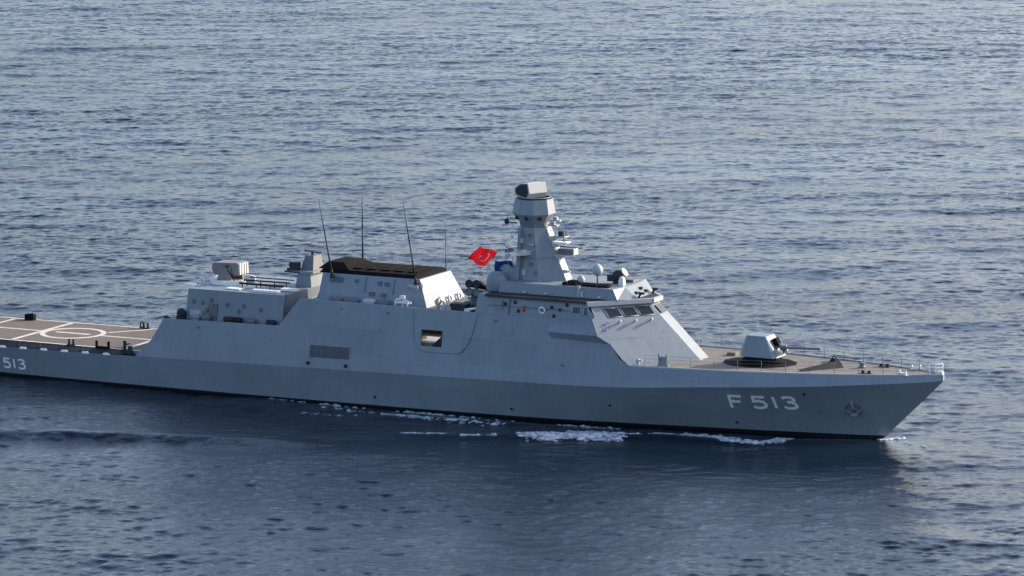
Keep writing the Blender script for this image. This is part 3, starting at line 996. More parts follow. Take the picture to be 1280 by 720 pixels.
# --- bridge wing sponson
def sp(x, d, z): return (x, -(side_w(min(x, 68), z) + d), z)
A = [(64.74, 0, 8.80), (64.74, .52, 8.0), (65.15, 0, 7.12)]
b = MB()
b.loft([[(64.74, -5.80, 8.85), (64.74, -6.50, 7.98), (65.2, -6.05, 7.14), (64.74, -5.6, 8.0)],
        [(68.60, -5.86, 9.12), (69.42, -6.58, 7.94), (70.5, -6.19, 7.25), (69.6, -5.6, 7.9)]])
b.build('wing_sponson', M['sup'], ship)

# --- bridge: the sloping front facets and the wheelhouse on top
FN = Vector((0.607, -0.485, 0.629)).normalized()
Apt = Vector((72.4, -6.05, 5.52))
def facet(x, y, off=0.0):
    """point of the starboard slope above plan position x, y"""
    z = Apt.z - (FN.x * (x - Apt.x) + FN.y * (y - Apt.y)) / FN.z
    return Vector((x, y, z)) + FN * off
def fzx(y, z, off=0.0):
    x = Apt.x - (FN.y * (y - Apt.y) + FN.z * (z - Apt.z)) / FN.x
    return Vector((x, y, z)) + FN * off
def mir(v, s): return (v[0], v[1] * s, v[2])
b = MB()
for s in (1, -1):
    F = [fzx(-6.1, 5.50), fzx(-.85, 5.50), fzx(-.85, 10.42), fzx(-5.15, 10.42), fzx(-5.62, 9.35), fzx(-5.95, 9.2), fzx(-6.58, 7.94), fzx(-6.19, 7.25), fzx(-6.3, 6.03)]
    b.poly([mir(p, s) for p in (F if s > 0 else F[::-1])])
    # bridge side wall
    b.quad(*[mir(p, s) for p in ((58.5, -5.62, 8.7), (68.25, -5.62, 8.7), (67.72, -5.15, 10.42), (58.5, -5.15, 10.42))])
    b.poly([mir(p, s) for p in ((68.25, -5.62, 8.7), (68.9, -5.62, 8.7), tuple(fzx(-5.62, 9.3)), (67.72, -5.15, 10.42))])
p0, p1 = fzx(-.85, 5.50), fzx(-.85, 10.42)
b.quad(p0, (p0.x, .85, p0.z), (p1.x, .85, p1.z), p1)
b.quad((58.5, -5.62, 8.7), (58.5, 5.62, 8.7), (58.5, 5.15, 10.42), (58.5, -5.15, 10.42))
tp_ = [(58.5, -5.15), (67.72, -5.15), (p1.x, -.85), (p1.x, .85), (67.72, 5.15), (58.5, 5.15)]
b.poly([(x, y, 10.42) for x, y in tp_])
bridge = b.build('bridge', M['sup'], ship, 'sloping faceted bridge front below the windows', fix=True)
# paint the plain side walls the shaded hull grey tone is the same paint: one slot
# visor over the windows
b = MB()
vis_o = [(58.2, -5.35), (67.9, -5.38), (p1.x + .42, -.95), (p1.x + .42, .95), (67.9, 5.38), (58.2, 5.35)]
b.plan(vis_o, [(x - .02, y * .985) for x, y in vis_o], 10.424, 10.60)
b.build('roof_edge_shade', M['dark'], bridge)  # roof slab coloured dark as the shade gap under the upper house
for s in (1, -1):
    b = MB()
    e0, e1 = Vector((67.95, -5.42, 10.2)), Vector((p1.x + .46, -.98, 10.2))
    o_ = Vector((.52, -.40, 0)); up_ = Vector((0, 0, 1))
    sec = lambda e: [mir(e + o_ * .05 + up_ * .0, s), mir(e + o_ * .32 + up_ * .02, s), mir(e + o_ * .22 + up_ * .38, s), mir(e + o_ * -.1 + up_ * .40, s)]
    b.loft([sec(e0), sec(e1)]); b.build('visor', M['light'], bridge)
b = MB(); b.box((p1.x + .58, 0, 10.40), (.30, 1.9, .36)); b.build('visor', M['light'], bridge)
# windows, each pane its own part; frames stand proud
def win(uy0, uy1, z0, z1, s=1, lean=.0):
    q = [fzx(uy0, z0, .012), fzx(uy1, z0, .012), fzx(uy1 + lean, z1, .012), fzx(uy0 + lean, z1, .012)]
    m_ = MB(); m_.poly([mir(p, s) for p in (q if s > 0 else q[::-1])])
    w_ = m_.build('window', M['glass'], bridge, fix=False)
    f_ = MB()
    for k in range(4):
        a, c = mir(q[k], s), mir(q[(k + 1) % 4], s)
        f_.tube(a, c, .05, 6)
    f_.build('window_frame', M['sup'], w_)
for s in (1, -1):
    for y0, y1 in ((-4.62, -3.62), (-3.42, -2.42), (-2.24, -1.2)):
        win(y0, y1, 9.26, 9.96, s, .12)
# centre pane and side panes
m_ = MB(); a, c = fzx(-.62, 9.35, 0), fzx(-.62, 9.98, 0)
off = Vector((.012, 0, .012))
m_.quad(Vector((a.x, -.6, a.z)) + off, Vector((a.x, .6, a.z)) + off, Vector((c.x, .6, c.z)) + off, Vector((c.x, -.6, c.z)) + off)
m_.build('window', M['glass'], bridge, fix=False)
def bwall(x, z, off=.012):
    t = (z - 8.7) / (10.42 - 8.7); return (x, -(5.62 + (5.15 - 5.62) * t) - off, z)
def swin(x0, x1, z0, z1, fr=.07, mat='glass', name='window'):
    m_ = MB(); m_.quad(bwall(x0, z0), bwall(x1, z0), bwall(x1, z1), bwall(x0, z1))
    w_ = m_.build(name, M[mat], bridge, fix=False)
    f_ = MB()
    q = [bwall(x0, z0), bwall(x1, z0), bwall(x1, z1), bwall(x0, z1)]
    for k in range(4): f_.tube(q[k], q[(k + 1) % 4], fr, 6)
    f_.build('window_frame', M['light'], w_)
swin(66.5, 67.35, 9.45, 10.12)
swin(67.62, 68.05, 9.4, 10.1, .04)
# fittings along the bridge wall
b = MB(); p = bwall(62.0, 9.62, .1); b.tube((p[0], p[1], p[2] - .25), (p[0], p[1], p[2] + .2), .09, 10); b.sphere((p[0], p[1], p[2] + .22), .09, 8)
loose('fire_extinguisher', b, M['orange'], (p[0], p[1], p[2] - .25), 'small orange red extinguisher on the grey bridge wall', 'extinguisher')
b = MB(); p = Vector(bwall(63.75, 9.6, .1)); b.torus(p, .26, .075, (0, 1, .25)); loose('lifebuoy', b, M['white'], (p.x, p.y, p.z - .3), 'white ring lifebuoy hanging on the grey bridge wall', 'lifebuoy')
for x, z in ((60.2, 9.9), (61.1, 10.1), (64.6, 9.9), (65.4, 9.75), (61.5, 9.4), (64.9, 9.2), (66.0, 10.2)):
    b = MB(); p = bwall(x, z, .06); b.box(p, (.22, .14, .26)); b.build('wall_fitting', M['dark'], bridge)
b = MB(); b.box(bwall(59.6, 9.5, .02), (.75, .10, 1.4)); b.tube(bwall(59.9, 9.5, .1), bwall(59.9, 9.6, .1), .05); b.build('door', M['sup'], bridge)
b = MB(); b.path([bwall(58.6, 9.75, .14), bwall(66.3, 9.75, .14)], .025, 5); b.path([bwall(60.6, 9.0, .05), bwall(60.6, 10.3, .05)], .04, 5); b.build('cable_run', M['mid'], bridge)
# wiper arms and lamp brackets on the slope: they throw long shadows
for yy, z in ((-4.3, 8.8), (-3.13, 8.8), (-1.95, 8.8)):
    b = MB(); a = fzx(yy, z, 0); c = fzx(yy, z, .32)
    b.tube(a, c, .06, 8); b.box(fzx(yy, z, .34), (.24, .24, .16))
    b.build('washer_bracket', M['light'], bridge)
for yy, z in ((-5.3, 8.75), (-5.6, 8.3), (-5.0, 8.9)):
    b = MB(); a = fzx(yy, z, 0); b.tube(a, fzx(yy, z, .2), .04, 6); b.build('hand_grip', M['light'], bridge)
# weld seams standing slightly proud of the slope
b = MB()
b.path([fzx(-5.9, 7.6, .0), fzx(-.9, 7.6, .0)], .010, 4)
b.build('weld_seam', M['sup'], bridge)
# --- upper deckhouse under the mast
b = MB()
bo = [(58.7, -3.62), (69.95, -3.62), (70.95, -1.75), (70.95, 1.75), (69.95, 3.62), (58.7, 3.62)]
to = [(58.7, -3.42), (69.45, -3.42), (69.75, -1.6), (69.75, 1.6), (69.45, 3.42), (58.7, 3.42)]
b.plan(bo, to, 10.60, 11.50)
uh = b.build('upper_deckhouse', M['sup'], ship, bevel=.03)
for x, y, z in ((70.55, -.9, 10.95), (70.3, .5, 11.15), (70.62, .9, 10.9)):
    q = MB(); q.box((x, y, z), (.3, .35, .2)); q.build('wall_fitting', M['dark'], uh)
for x in (61.2, 63.3, 66.7, 68.3):
    q = MB(); q.box((x, -3.62, 10.75), (.3, .2, .22)); q.sphere((x, -3.75, 10.76), .13, 8); q.build('deck_lamp', M['light'], uh)
q = MB(); q.box((66.3, -3.48, 11.15), (.22, .35, .95)); q.box((66.6, -3.5, 11.0), (.28, .3, .4)); q.build('vent_trunk', M['light'], uh)
rail(uh, [(65.0, -3.1, 11.5), (69.2, -3.1, 11.5)], .42, wires=(.5, 1.0), posts=1.4)
q = MB(); q.box((67.4, -2.6, 11.64), (2.8, .5, .26)); q.build('cable_tray', M['soot'], uh)
q = MB(); q.box((65.2, -2.3, 11.68), (1.0, 1.0, .36), top=.8); q.box((64.7, -2.6, 11.62), (.6, .5, .24)); q.build('equipment_box', M['soot'], uh)
q = MB(); q.box((68.6, 1.5, 11.62), (1.6, 1.2, .24)); q.build('equipment_box', M['mid'], uh)

# --- mast
def msec(z):
    t = (z - 11.3) / (16.0 - 11.3)
    L = lambda a, c: a + (c - a) * t
    return [(L(59.45, 59.55), -L(1.95, 1.45), z), (L(61.75, 61.05), -L(1.95, 1.45), z), (L(63.85, 61.75), -L(.62, .5), z), (L(63.85, 61.75), L(.62, .5), z), (L(61.75, 61.05), L(1.95, 1.45), z), (L(59.45, 59.55), L(1.95, 1.45), z)]
b = MB()
b.loft([msec(11.3), msec(13.45)])
b.loft([msec(13.47), msec(16.0)])
mast = b.build('mast', M['sup'], ship, 'faceted enclosed mast tapering up to the radar')
b = MB(); b.plan([(57.9, -1.9), (59.5, -1.9), (59.5, 1.9), (57.9, 1.9)], [(58.2, -1.5), (59.5, -1.5), (59.5, 1.5), (58.2, 1.5)], 11.4, 12.7); b.build('mast_base', M['sup'], mast)
# neck and sensor drum
def octo(cx, rx, ry, z): return [(cx + rx * math.cos(R(22.5 + 45 * k)), ry * math.sin(R(22.5 + 45 * k)), z) for k in range(8)]
b = MB(); b.loft([octo(60.45, 1.28, 1.28, 16.0), octo(60.35, 1.25, 1.25, 16.45)]); b.build('mast_neck', M['mid'], mast)
b = MB(); b.loft([octo(60.35, 1.3, 1.3, 16.42), octo(60.35, 1.88, 1.88, 17.15), octo(60.35, 1.64, 1.64, 18.42)]); b.loft([octo(60.35, 1.52, 1.52, 18.42), octo(60.35, 1.52, 1.52, 18.50)], m=1)
drum = b.build('sensor_drum', [M['sup'], M['soot']], mast)
for k in range(3):
    t = R(-112.5 + 22.5 + 45 * k - 45); 
    q = MB(); q.sphere((60.35 + 1.54 * math.cos(t), 1.54 * math.sin(t), 16.85), .2, 10); q.build('sensor_eye', M['dark'], drum)
for a, z in ((R(10), 16.55), (R(-168), 16.6), (R(-5), 16.2)):
    q = MB(); c = (60.6 + 1.7 * math.cos(a), 1.7 * math.sin(a), z); q.box(c, (.9, .5, .12), rz=a); q.box((c[0], c[1], z + .18), (.35, .35, .28), rz=a); q.build('sensor_bracket', M['light'], mast)
# rotating search radar, tilted box
b = MB()
yaw_r = R(-25)
rot = lambda u, v, w: (60.05 + u * math.cos(yaw_r) - v * math.sin(yaw_r), u * math.sin(yaw_r) + v * math.cos(yaw_r), w)
prof = [(-.95, 18.70), (.70, 18.45), (1.0, 18.95), (.78, 19.85), (-.25, 19.75), (-1.05, 19.25)]
hw = [1.12] * 6
b.loft([[rot(u, -1.0, w) for u, w in prof], [rot(u, 1.0, w) for u, w in prof]])
b.loft([[rot(u * .86, -1.0, 19.2 + (w - 19.2) * .86) for u, w in prof], [rot(u * .86, -1.03, 19.2 + (w - 19.2) * .86) for u, w in prof]], cap0=False, m=1)  # side turned from the sun: its shade is put into a dark panel
rad = b.build('search_radar', [M['light'], M['dark']], mast, 'boxy search radar turned on top of the mast', bevel=.06)
q = MB(); q.tube((60.15, 0, 18.42), (60.15, 0, 18.75), .42, 14, r1=.36); q.build('radar_pedestal', M['light'], mast)
# yards and platforms
def plat(name, x0, x1, y, z, w, t=.12, mat='light'):
    q = MB(); q.loft([[(x0, y - w / 2, z), (x1, y - w * .35, z + .05), (x1, y + w * .35, z + .05), (x0, y + w / 2, z)], [(x0, y - w / 2, z - t * 2.2), (x1, y - w * .35, z - t * .4), (x1, y + w * .35, z - t * .4), (x0, y + w / 2, z - t * 2.2)]]); return q.build(name, M[mat], mast)
plat('mast_platform', 61.9, 63.5, 0, 15.25, 1.3)
q = MB(); q.box((63.0, 0, 15.5), (.45, .5, .42)); q.tube((63.4, 0, 15.3), (63.4, 0, 16.15), .03, 5); q.build('navigation_lamp', M['dark'], mast)
plat('mast_platform', 62.0, 63.7, 0, 14.75, 1.1, mat='white')
q = MB(); q.tube((62.4, 0, 14.4), (65.0, .0, 14.32), .05, 6); q.tube((64.95, 0, 14.3), (64.95, 0, 14.6), .03, 5); q.build('yard_spar', M['mid'], mast)
plat('mast_platform', 62.5, 64.2, 0, 13.72, 1.4)
q = MB(); q.box((63.55, 0, 14.0), (1.5, .7, .42)); q.box((64.32, 0, 14.02), (.12, .78, .55), m=1); q.build('interrogator_antenna', [M['mid'], M['white']], mast)
for s in (-1, 1):
    q = MB(); q.loft([[(59.3, s * 3.5, 13.75), (59.85, s * 3.5, 13.75), (59.85, s * 3.5, 13.95), (59.3, s * 3.5, 13.95)], [(59.7, s * 1.5, 13.7), (61.0, s * 1.5, 13.7), (61.0, s * 1.5, 14.15), (59.7, s * 1.5, 14.15)]])
    q.tube((59.5, s * 3.4, 13.9), (59.5, s * 3.4, 14.9), .03, 5); q.sphere((59.4, s * 3.4, 13.7), .2, 8); q.tube((60.2, s * 2.6, 14.0), (60.5, s * 1.9, 14.1), .16, 8)
    q.build('yardarm', M['light'], mast)
q = MB(); q.tube((58.6, -.9, 14.9), (59.6, -.9, 14.9), .04, 5); q.tube((58.65, -.9, 14.9), (58.65, -.9, 16.3), .03, 5); q.sphere((58.65, -.9, 15.1), .17, 8); q.build('aft_antenna', M['white'], mast)
q = MB(); q.path([(57.7, -.6, 14.3), (58.2, -.6, 14.0), (59.5, -.6, 14.1)], .05, 5); q.box((58.3, -.7, 13.8), (.7, .3, .3)); q.build('signal_bracket', M['mid'], mast)
q = MB(); q.tube((57.75, -.6, 14.25), (54.2, -1.5, 8.8), .012, 4); q.tube((59.3, -1.9, 13.6), (58.9, -1.9, 10.6), .012, 4); q.tube((58.9, -1.9, 13.6), (58.6, -1.95, 10.6), .012, 4); q.tube((54.0, 0.6, 8.8), (54.9, .4, 13.0), .014, 4)
q.build('signal_halyard', M['rope'], mast)

for k, (x, y, z, sx_, sz_) in enumerate(((60.3, -1.86, 12.2, .35, .5), (60.9, -1.8, 12.9, .25, .25), (60.0, -1.62, 14.9, .3, .4), (60.7, -1.62, 15.4, .22, .22), (60.9, -1.66, 14.6, .4, .16), (61.4, -1.85, 12.2, .2, .3))):
    q = MB(); q.box((x, y, z), (sx_, .22, sz_)); q.build('mast_box', M['mid'] if k % 2 else M['light'], mast)
q = MB(); q.path([(59.9, -1.98, 11.4), (59.9, -1.60, 15.9)], .035, 5); q.path([(60.1, -1.98, 11.4), (60.1, -1.60, 15.9)], .03, 5); q.build('cable_run', M['mid'], mast)
for x, y, z, h in ((62.6, .35, 15.3, 1.1), (63.4, -.35, 14.85, .9), (63.0, .4, 13.8, .8), (59.0, -.7, 16.9, 1.0), (62.2, .2, 16.5, .7)):
    q = MB(); q.tube((x, y, z), (x, y, z + h), .03, 5); q.tube((x, y, z), (x, y, z + .25), .07, 6); q.build('rod_antenna', M['mid'], mast)
for x, y, z in ((62.3, -.5, 15.0), (62.6, -.55, 14.5), (63.0, -.6, 13.5), (63.6, -.5, 12.3)):
    q = MB(); q.box((x, y, z), (.42, .3, .26)); q.tube((x + .2, y, z), (x + .45, y, z), .09, 8); q.build('mast_lamp', M['light'], mast)
for s_ in (-1, 1):
    q = MB(); q.tube((59.35, s_ * 1.3, 16.35), (58.6, s_ * 1.6, 16.4), .06, 6); q.sphere((58.5, s_ * 1.6, 16.5), .22, 10, sz=1.2); q.build('direction_finder', M['dark'], mast)
q = MB(); q.tube((61.6, -1.75, 13.46), (59.5, -1.75, 13.46), .05, 5); q.build('mast_rib', M['sup'], mast)
rail(mast, [(61.9, -.55, 15.3), (63.4, -.45, 15.3), (63.4, .45, 15.3)], .5, wires=(.5, 1.0), posts=.75)
q = MB(); q.torus((60.35, 0, 18.55), 1.45, .05, (0, 0, 1), 24, 5); q.build('drum_rim', M['sup'], drum)

# --- radomes and directors
b = MB(); b.lathe((58.1, -2.7, 10.60), [(.86, 0), (.93, .1), (.93, .75), (.86, 1.15), (.66, 1.45), (.38, 1.60), (.02, 1.66)], 24)
b.build('satellite_dome', M['sup'], ship, 'grey drum shaped dome at the aft end of the bridge roof')
for (x, y, z, r, h) in ((67.35, -2.0, 12.85, .46, 1.4), (65.75, -1.9, 11.9, .33, .45)):
    b = MB(); b.sphere((x, y, z), r, 16, sz=1.15)
    d_ = b.build('radome', M['light'], ship, 'large pale radome on a post' if r > .4 else 'small pale radome')
    b = MB(); b.tube((x, y, z - h), (x, y, z - r * .8), .08 if r > .4 else .12, 8); b.box((x, y, z - h - .02), (.3, .3, .08)); b.build('radome_post', M['mid'], d_)
b = MB(); b.lathe((68.45, -.1, 11.48), [(.5, 0), (.42, .3), (.3, .45)], 16); b.sphere((68.45, -.1, 12.15), .55, 16); b.box((67.95, -.1, 12.0), (.7, 1.0, .55)); b.tube((68.4, -.1, 12.2), (68.95, -.1, 12.45), .22, 10)
td = b.build('tracking_radar', M['dark'], ship, 'grey tracking radar with a white lit dish above the bridge')
b = MB(); b.lathe((68.95, -.1, 12.45), [(.08, -.1), (.32, .0), (.40, .16), (.36, .18), (.1, .08)], 18, axis=(.8, .05, .6)); b.build('radar_dish', M['white'], td)
b = MB(); b.box((69.2, -1.0, 11.75), (.45, .45, .5)); b.sphere((69.2, -1.0, 12.05), .24, 10); b.build('optical_sight', M['white'], ship)
for y in (-1.3, 1.6):
    b = MB(); b.tube((70.9, y, 10.6), (71.1, y, 10.95), .1, 8); b.box((71.2, y, 11.0), (.5, .25, .18)); b.build('search_light', M['dark'], ship)

# --- funnel
b = MB()
fb = [(41.0, -3.75), (51.85, -3.75), (51.85, 3.75), (41.0, 3.75)]
ft = [(41.15, -2.95), (50.75, -2.95), (50.75, 2.95), (41.15, 2.95)]
b.plan(fb, ft, 8.6, 11.05)
fun = b.build('funnel', M['sup'], ship, 'broad low funnel with a sooty black top and sunlit pale front')
b = MB(); b.plan([(40.7, -2.8), (50.5, -2.8), (50.5, 2.9), (40.7, 2.9)], [(40.95, -2.55), (50.2, -2.55), (50.2, 2.75), (40.95, 2.75)], 11.054, 11.36)
for k in range(5): b.box((43.9 + k * 1.35, .2, 11.4), (.9, 3.6, .16))
b.build('exhaust_top', M['soot'], fun)
b = MB(); b.plan([(40.5, -2.6), (43.6, -2.6), (43.6, 2.4), (40.5, 2.4)], [(41.0, -1.7), (42.6, -1.7), (42.6, 1.5), (41.0, 1.5)], 11.364, 11.88); b.build('exhaust_casing', M['soot'], fun)
b = MB()
for x in (45.4, 48.2):
    b = MB(); b.loft([[(x, -3.42, 9.7), (x + .12, -3.42, 9.7), (x + .12, -2.97, 11.0), (x, -2.97, 11.0)], [(x, -3.6, 9.7), (x + .12, -3.6, 9.7), (x + .12, -3.1, 11.0), (x, -3.1, 11.0)]])
    b.build('stiffener', M['sup'], fun)
def fwall(x, z, off=.03):
    t = (z - 8.6) / 2.45; return (x, -(3.75 - .8 * t) - off, z)
for x, z, w, h in ((44.6, 10.55, .3, .3), (46.9, 10.5, .35, .35), (47.6, 10.45, .35, .35), (46.3, 9.55, .55, .35), (47.4, 9.5, .5, .35), (42.6, 10.55, 1.3, .5)):
    q = MB(); q.box(fwall(x, z), (w, .16, h)); q.build('vent_cover', M['mid'], fun)
q = MB(); q.box(fwall(50.3, 10.55, .25), (1.0, .5, .12)); q.loft([[fwall(49.9, 10.5, 0), fwall(50.8, 10.5, 0), fwall(50.8, 9.9, 0)], [fwall(49.9, 10.5, .45), fwall(50.8, 10.5, .45), fwall(50.8, 10.4, .45)]]); q.build('antenna_bracket', M['light'], fun)
# front face seams and the lower fittings
q = MB()
def ff(y, z, off=.02):
    t = (z - 8.6) / 2.45; return (51.85 - 1.1 * t + off, y, z)
q.path([ff(-3.3, 9.7, .0), ff(3.2, 9.7, .0)], .012, 4)
q.build('weld_seam', M['sup'], fun)
for y in (-1.4, .6, 2.4):
    q = MB(); q.torus(ff(y, 8.95, .18), .28, .08, (1, 0, .2), 18, 6); q.build('hose_coil', M['light'], fun)
# whip antennas on swivel mounts
for (x, y, z0, x1, z1) in ((42.3, -3.35, 10.95, 41.0, 17.45), (50.55, -3.3, 10.8, 49.3, 17.7), (42.0, 2.95, 11.0, 41.95, 17.6), (50.3, 2.95, 11.0, 50.3, 15.4)):
    b = MB()
    p0 = Vector((x, y, z0)); p1 = Vector((x1, y, z1))
    thick = 1.0 if z1 > 16 else .7
    b.tube(p0, p0.lerp(p1, .08), .11 * thick, 8); b.tube(p0.lerp(p1, .08), p0.lerp(p1, .5), .085 * thick, 8, r1=.06 * thick); b.tube(p0.lerp(p1, .5), p1, .06 * thick, 8, r1=.025)
    b.box(p0 - Vector((0, 0, .05)), (.3, .3, .3))
    b.build('whip_antenna', M['dark'] if z1 > 16 else M['mid'], ship)

# --- gear on the deck beside the funnel
items = MB()
for k, x in enumerate((43.3, 44.9, 46.6, 48.0)):
    b = MB(); b.lathe((x - .6, -4.55, 9.0), [(.05, 0), (.3, .03), (.33, .2), (.33, 1.0), (.3, 1.17), (.05, 1.2)], 14, axis=(1, 0, 0)); b.box((x, -4.55, 8.78), (1.0, .5, .14))
    loose('life_raft_canister', b, M['mid'] if k != 2 else M['light'], (x, -4.55, 8.72),
          ['grey life raft canister beside the funnel, nearest the director tower', 'grey life raft canister beside the funnel, second from the director tower', 'pale life raft canister among grey ones beside the funnel', 'grey life raft canister beside the funnel, nearest the white davit'][k],
          'life raft', 'life raft canisters along the funnel')
b = MB()
b.path([(49.3, -4.9, 8.8), (49.4, -4.9, 9.5), (50.2, -5.0, 9.62)], .09, 8); b.path([(50.0, -4.9, 8.8), (50.2, -5.0, 9.62), (50.9, -5.5, 9.45), (50.95, -5.8, 9.1)], .08, 8); b.box((50.2, -4.9, 9.3), (1.3, .25, .18)); b.box((50.1, -5.0, 9.75), (.4, .4, .3)); b.tube((49.2, -4.7, 9.1), (50.8, -4.7, 9.25), .07)
b.build('boat_davit', M['white'], ship, 'small white davit beside the funnel')
q = MB(); q.path([(50.95, -5.85, 9.1), (51.35, -6.0, 8.3)], .02, 4)
for t in (.2, .5, .8): q.sphere((50.95 + .4 * t, -5.87 - .12 * t, 9.1 - .8 * t), .06, 6)
q.build('boat_fall', M['rope'], ship)
# launcher deck between funnel and bridge
b = MB(); b.plan([(54.6, -3.2), (58.3, -3.2), (58.3, 4.4), (54.6, 4.4)], [(54.9, -2.6), (58.3, -2.6), (58.3, 4.2), (54.9, 4.2)], 8.73, 9.35); b.build('midships_deckhouse', M['mid'], ship)
for j, (x, s) in enumerate(((55.3, -1), (57.2, 1))):
    ln = MB(); ln.box((x, 0, 9.42), (1.5, 2.6, .14)); ln.box((x, -.8, 9.7), (1.2, .14, .6)); ln.box((x, .9, 9.6), (1.2, .14, .5))
    root = ln.build('missile_rack', M['mid'], ship)
    for k in range(4):
        cx = x + (-.36 if k % 2 == 0 else .36); cz = 9.75 + (.72 if k > 1 else 0) - .35
        q = MB()
        d = Vector((0, s, .22)).normalized(); c0_ = Vector((cx, -s * 1.9, cz - .1))
        q.tube(c0_, c0_ + d * 3.8, .30, 14); q.torus(c0_, .31, .06, d, 16, 6); q.torus(c0_ + d * 3.8, .31, .06, d, 16, 6)
        q.build('missile_canister', M['mid'] if k < 2 else M['dark'], root)
b = MB(); b.tube((56.0, -4.7, 9.0), (57.9, -4.6, 9.35), .11, 8); b.tube((56.3, -4.7, 8.75), (56.5, -4.7, 9.15), .08, 8); b.box((56.3, -4.8, 9.0), (.5, .35, .2)); b.tube((57.3, -4.65, 8.75), (57.2, -4.65, 9.2), .07, 8); b.build('torpedo_crane', M['white'], ship)
b = MB(); b.path([(53.2, -4.2, 8.75), (53.0, -4.3, 9.6), (53.4, -4.3, 9.9)], .06, 6); b.torus((53.6, -4.3, 9.1), .42, .09, (.5, 1, 0), 20, 6); b.torus((54.2, -4.4, 8.95), .3, .08, (.2, 1, 0), 18, 6)
b.build('hose_reel', M['light'], ship)
b = MB(); b.box((55.2, -4.0, 9.05), (1.5, 1.0, .65)); b.box((55.2, -4.0, 9.40), (1.56, 1.06, .05)); loose('deck_locker', b, M['dark'], (55.2, -4.0, 8.725), 'dark flat locker on deck between the funnel and the bridge', 'locker')
b = MB(); b.box((56.6, -3.8, 9.05), (.7, 1.0, .65)); b.box((56.6, -3.8, 9.40), (.76, 1.06, .05)); b.build('vent_trunk', M['dark'], ship)
b = MB(); b.plan([(57.0, -4.9), (58.5, -5.3), (58.5, -2.6), (57.0, -2.6)], [(57.25, -4.6), (58.5, -4.9), (58.5, -2.6), (57.25, -2.6)], 8.73, 10.5); b.build('bridge_annex', M['sup'], ship)

# --- director tower aft of the funnel
b = MB(); b.plan([(37.15, -1.75), (39.4, -1.75), (39.4, 1.6), (37.15, 1.6)], [(37.65, -1.4), (38.95, -1.4), (38.95, 1.4), (37.65, 1.4)], 6.4, 10.65)
b.plan([(37.2, -1.65), (39.35, -1.65), (39.35, 1.65), (37.2, 1.65)], [(37.2, -1.65), (39.35, -1.65), (39.35, 1.65), (37.2, 1.65)], 10.654, 10.85)
tw = b.build('director_tower', M['sup'], ship, 'narrow tower with sunlit face and sensors just behind the funnel')
tw.location = (-.88, 1.8, -.34)
b = MB(); b.plan([(37.75, -1.0), (39.0, -1.0), (39.0, 1.0), (37.75, 1.0)], [(38.0, -.6), (38.85, -.6), (38.85, .8), (38.0, .8)], 10.854, 12.1); b.build('tower_head', M['mid'], tw)
b = MB(); b.tube((38.4, 0, 12.1), (38.4, 0, 12.35), .12, 8); b.box((38.45, 0, 12.42), (.25, 2.4, .1), rz=R(65)); b.build('navigation_radar', M['dark'], tw)
b = MB(); b.box((36.75, -1.3, 10.72), (1.5, .7, .12)); b.box((36.95, -1.3, 11.2), (.7, .6, .75)); b.sphere((36.6, -1.35, 11.3), .3, 12); b.tube((36.4, -1.3, 10.9), (36.1, -1.3, 10.9), .1); b.build('optical_sight', M['dark'], tw).location = (.45, 0, 0)
b = MB(); b.path([(38.95, -1.75, 8.6), (39.7, -1.9, 8.2), (40.3, -2.2, 9.2)], .05, 6); b.path([(38.0, -2.2, 8.6), (38.6, -2.6, 8.25), (39.4, -3.0, 8.2)], .05, 6); b.build('cable_run', M['light'], tw)

# --- aft deckhouse and what stands on it
b = MB(); b.plan([(28.35, -5.1), (38.15, -5.1), (38.15, 5.1), (28.35, 5.1)], [(28.6, -4.85), (38.35, -4.85), (38.35, 4.85), (28.6, 4.85)], 6.36, 9.08)
ah = b.build('aft_deckhouse', M['sup'], ship, 'plain grey deckhouse carrying the missile launcher')
def awall(x, z, off=.03):
    t = (z - 6.36) / 2.72; return (x, -(5.1 - .25 * t) - off, z)
for x, z in ((29.2, 8.0), (30.1, 7.95), (31.0, 8.25), (32.6, 7.95), (34.3, 7.9), (36.0, 7.7), (33.8, 7.4), (30.6, 7.3)):
    q = MB(); q.box(awall(x, z), (.2, .16, .28)); q.sphere(awall(x, z - .12, .1), .1, 8); q.build('wall_fitting', M['mid'], ah)
q = MB(); q.box(awall(31.2, 7.15, .02), (.85, .1, 1.45)); q.build('door', M['mid'], ah)
q = MB(); q.box(awall(29.6, 7.0, .2), (1.1, .4, .5)); q.build('vent_trunk', M['light'], ah)
q = MB()
for s in (0, .42): q.path([(38.35 + .1, -4.95 + s * .0, 6.5), (38.5, -4.95, 9.3)], .03, 5)
for k in range(9): q.tube((38.42, -5.0, 6.7 + k * .3), (38.45, -4.5, 6.7 + k * .3), .025, 5)
q.path([(38.4, -4.5, 6.5), (38.5, -4.5, 9.3)], .03, 5)
q.build('ladder', M['mid'], ah)
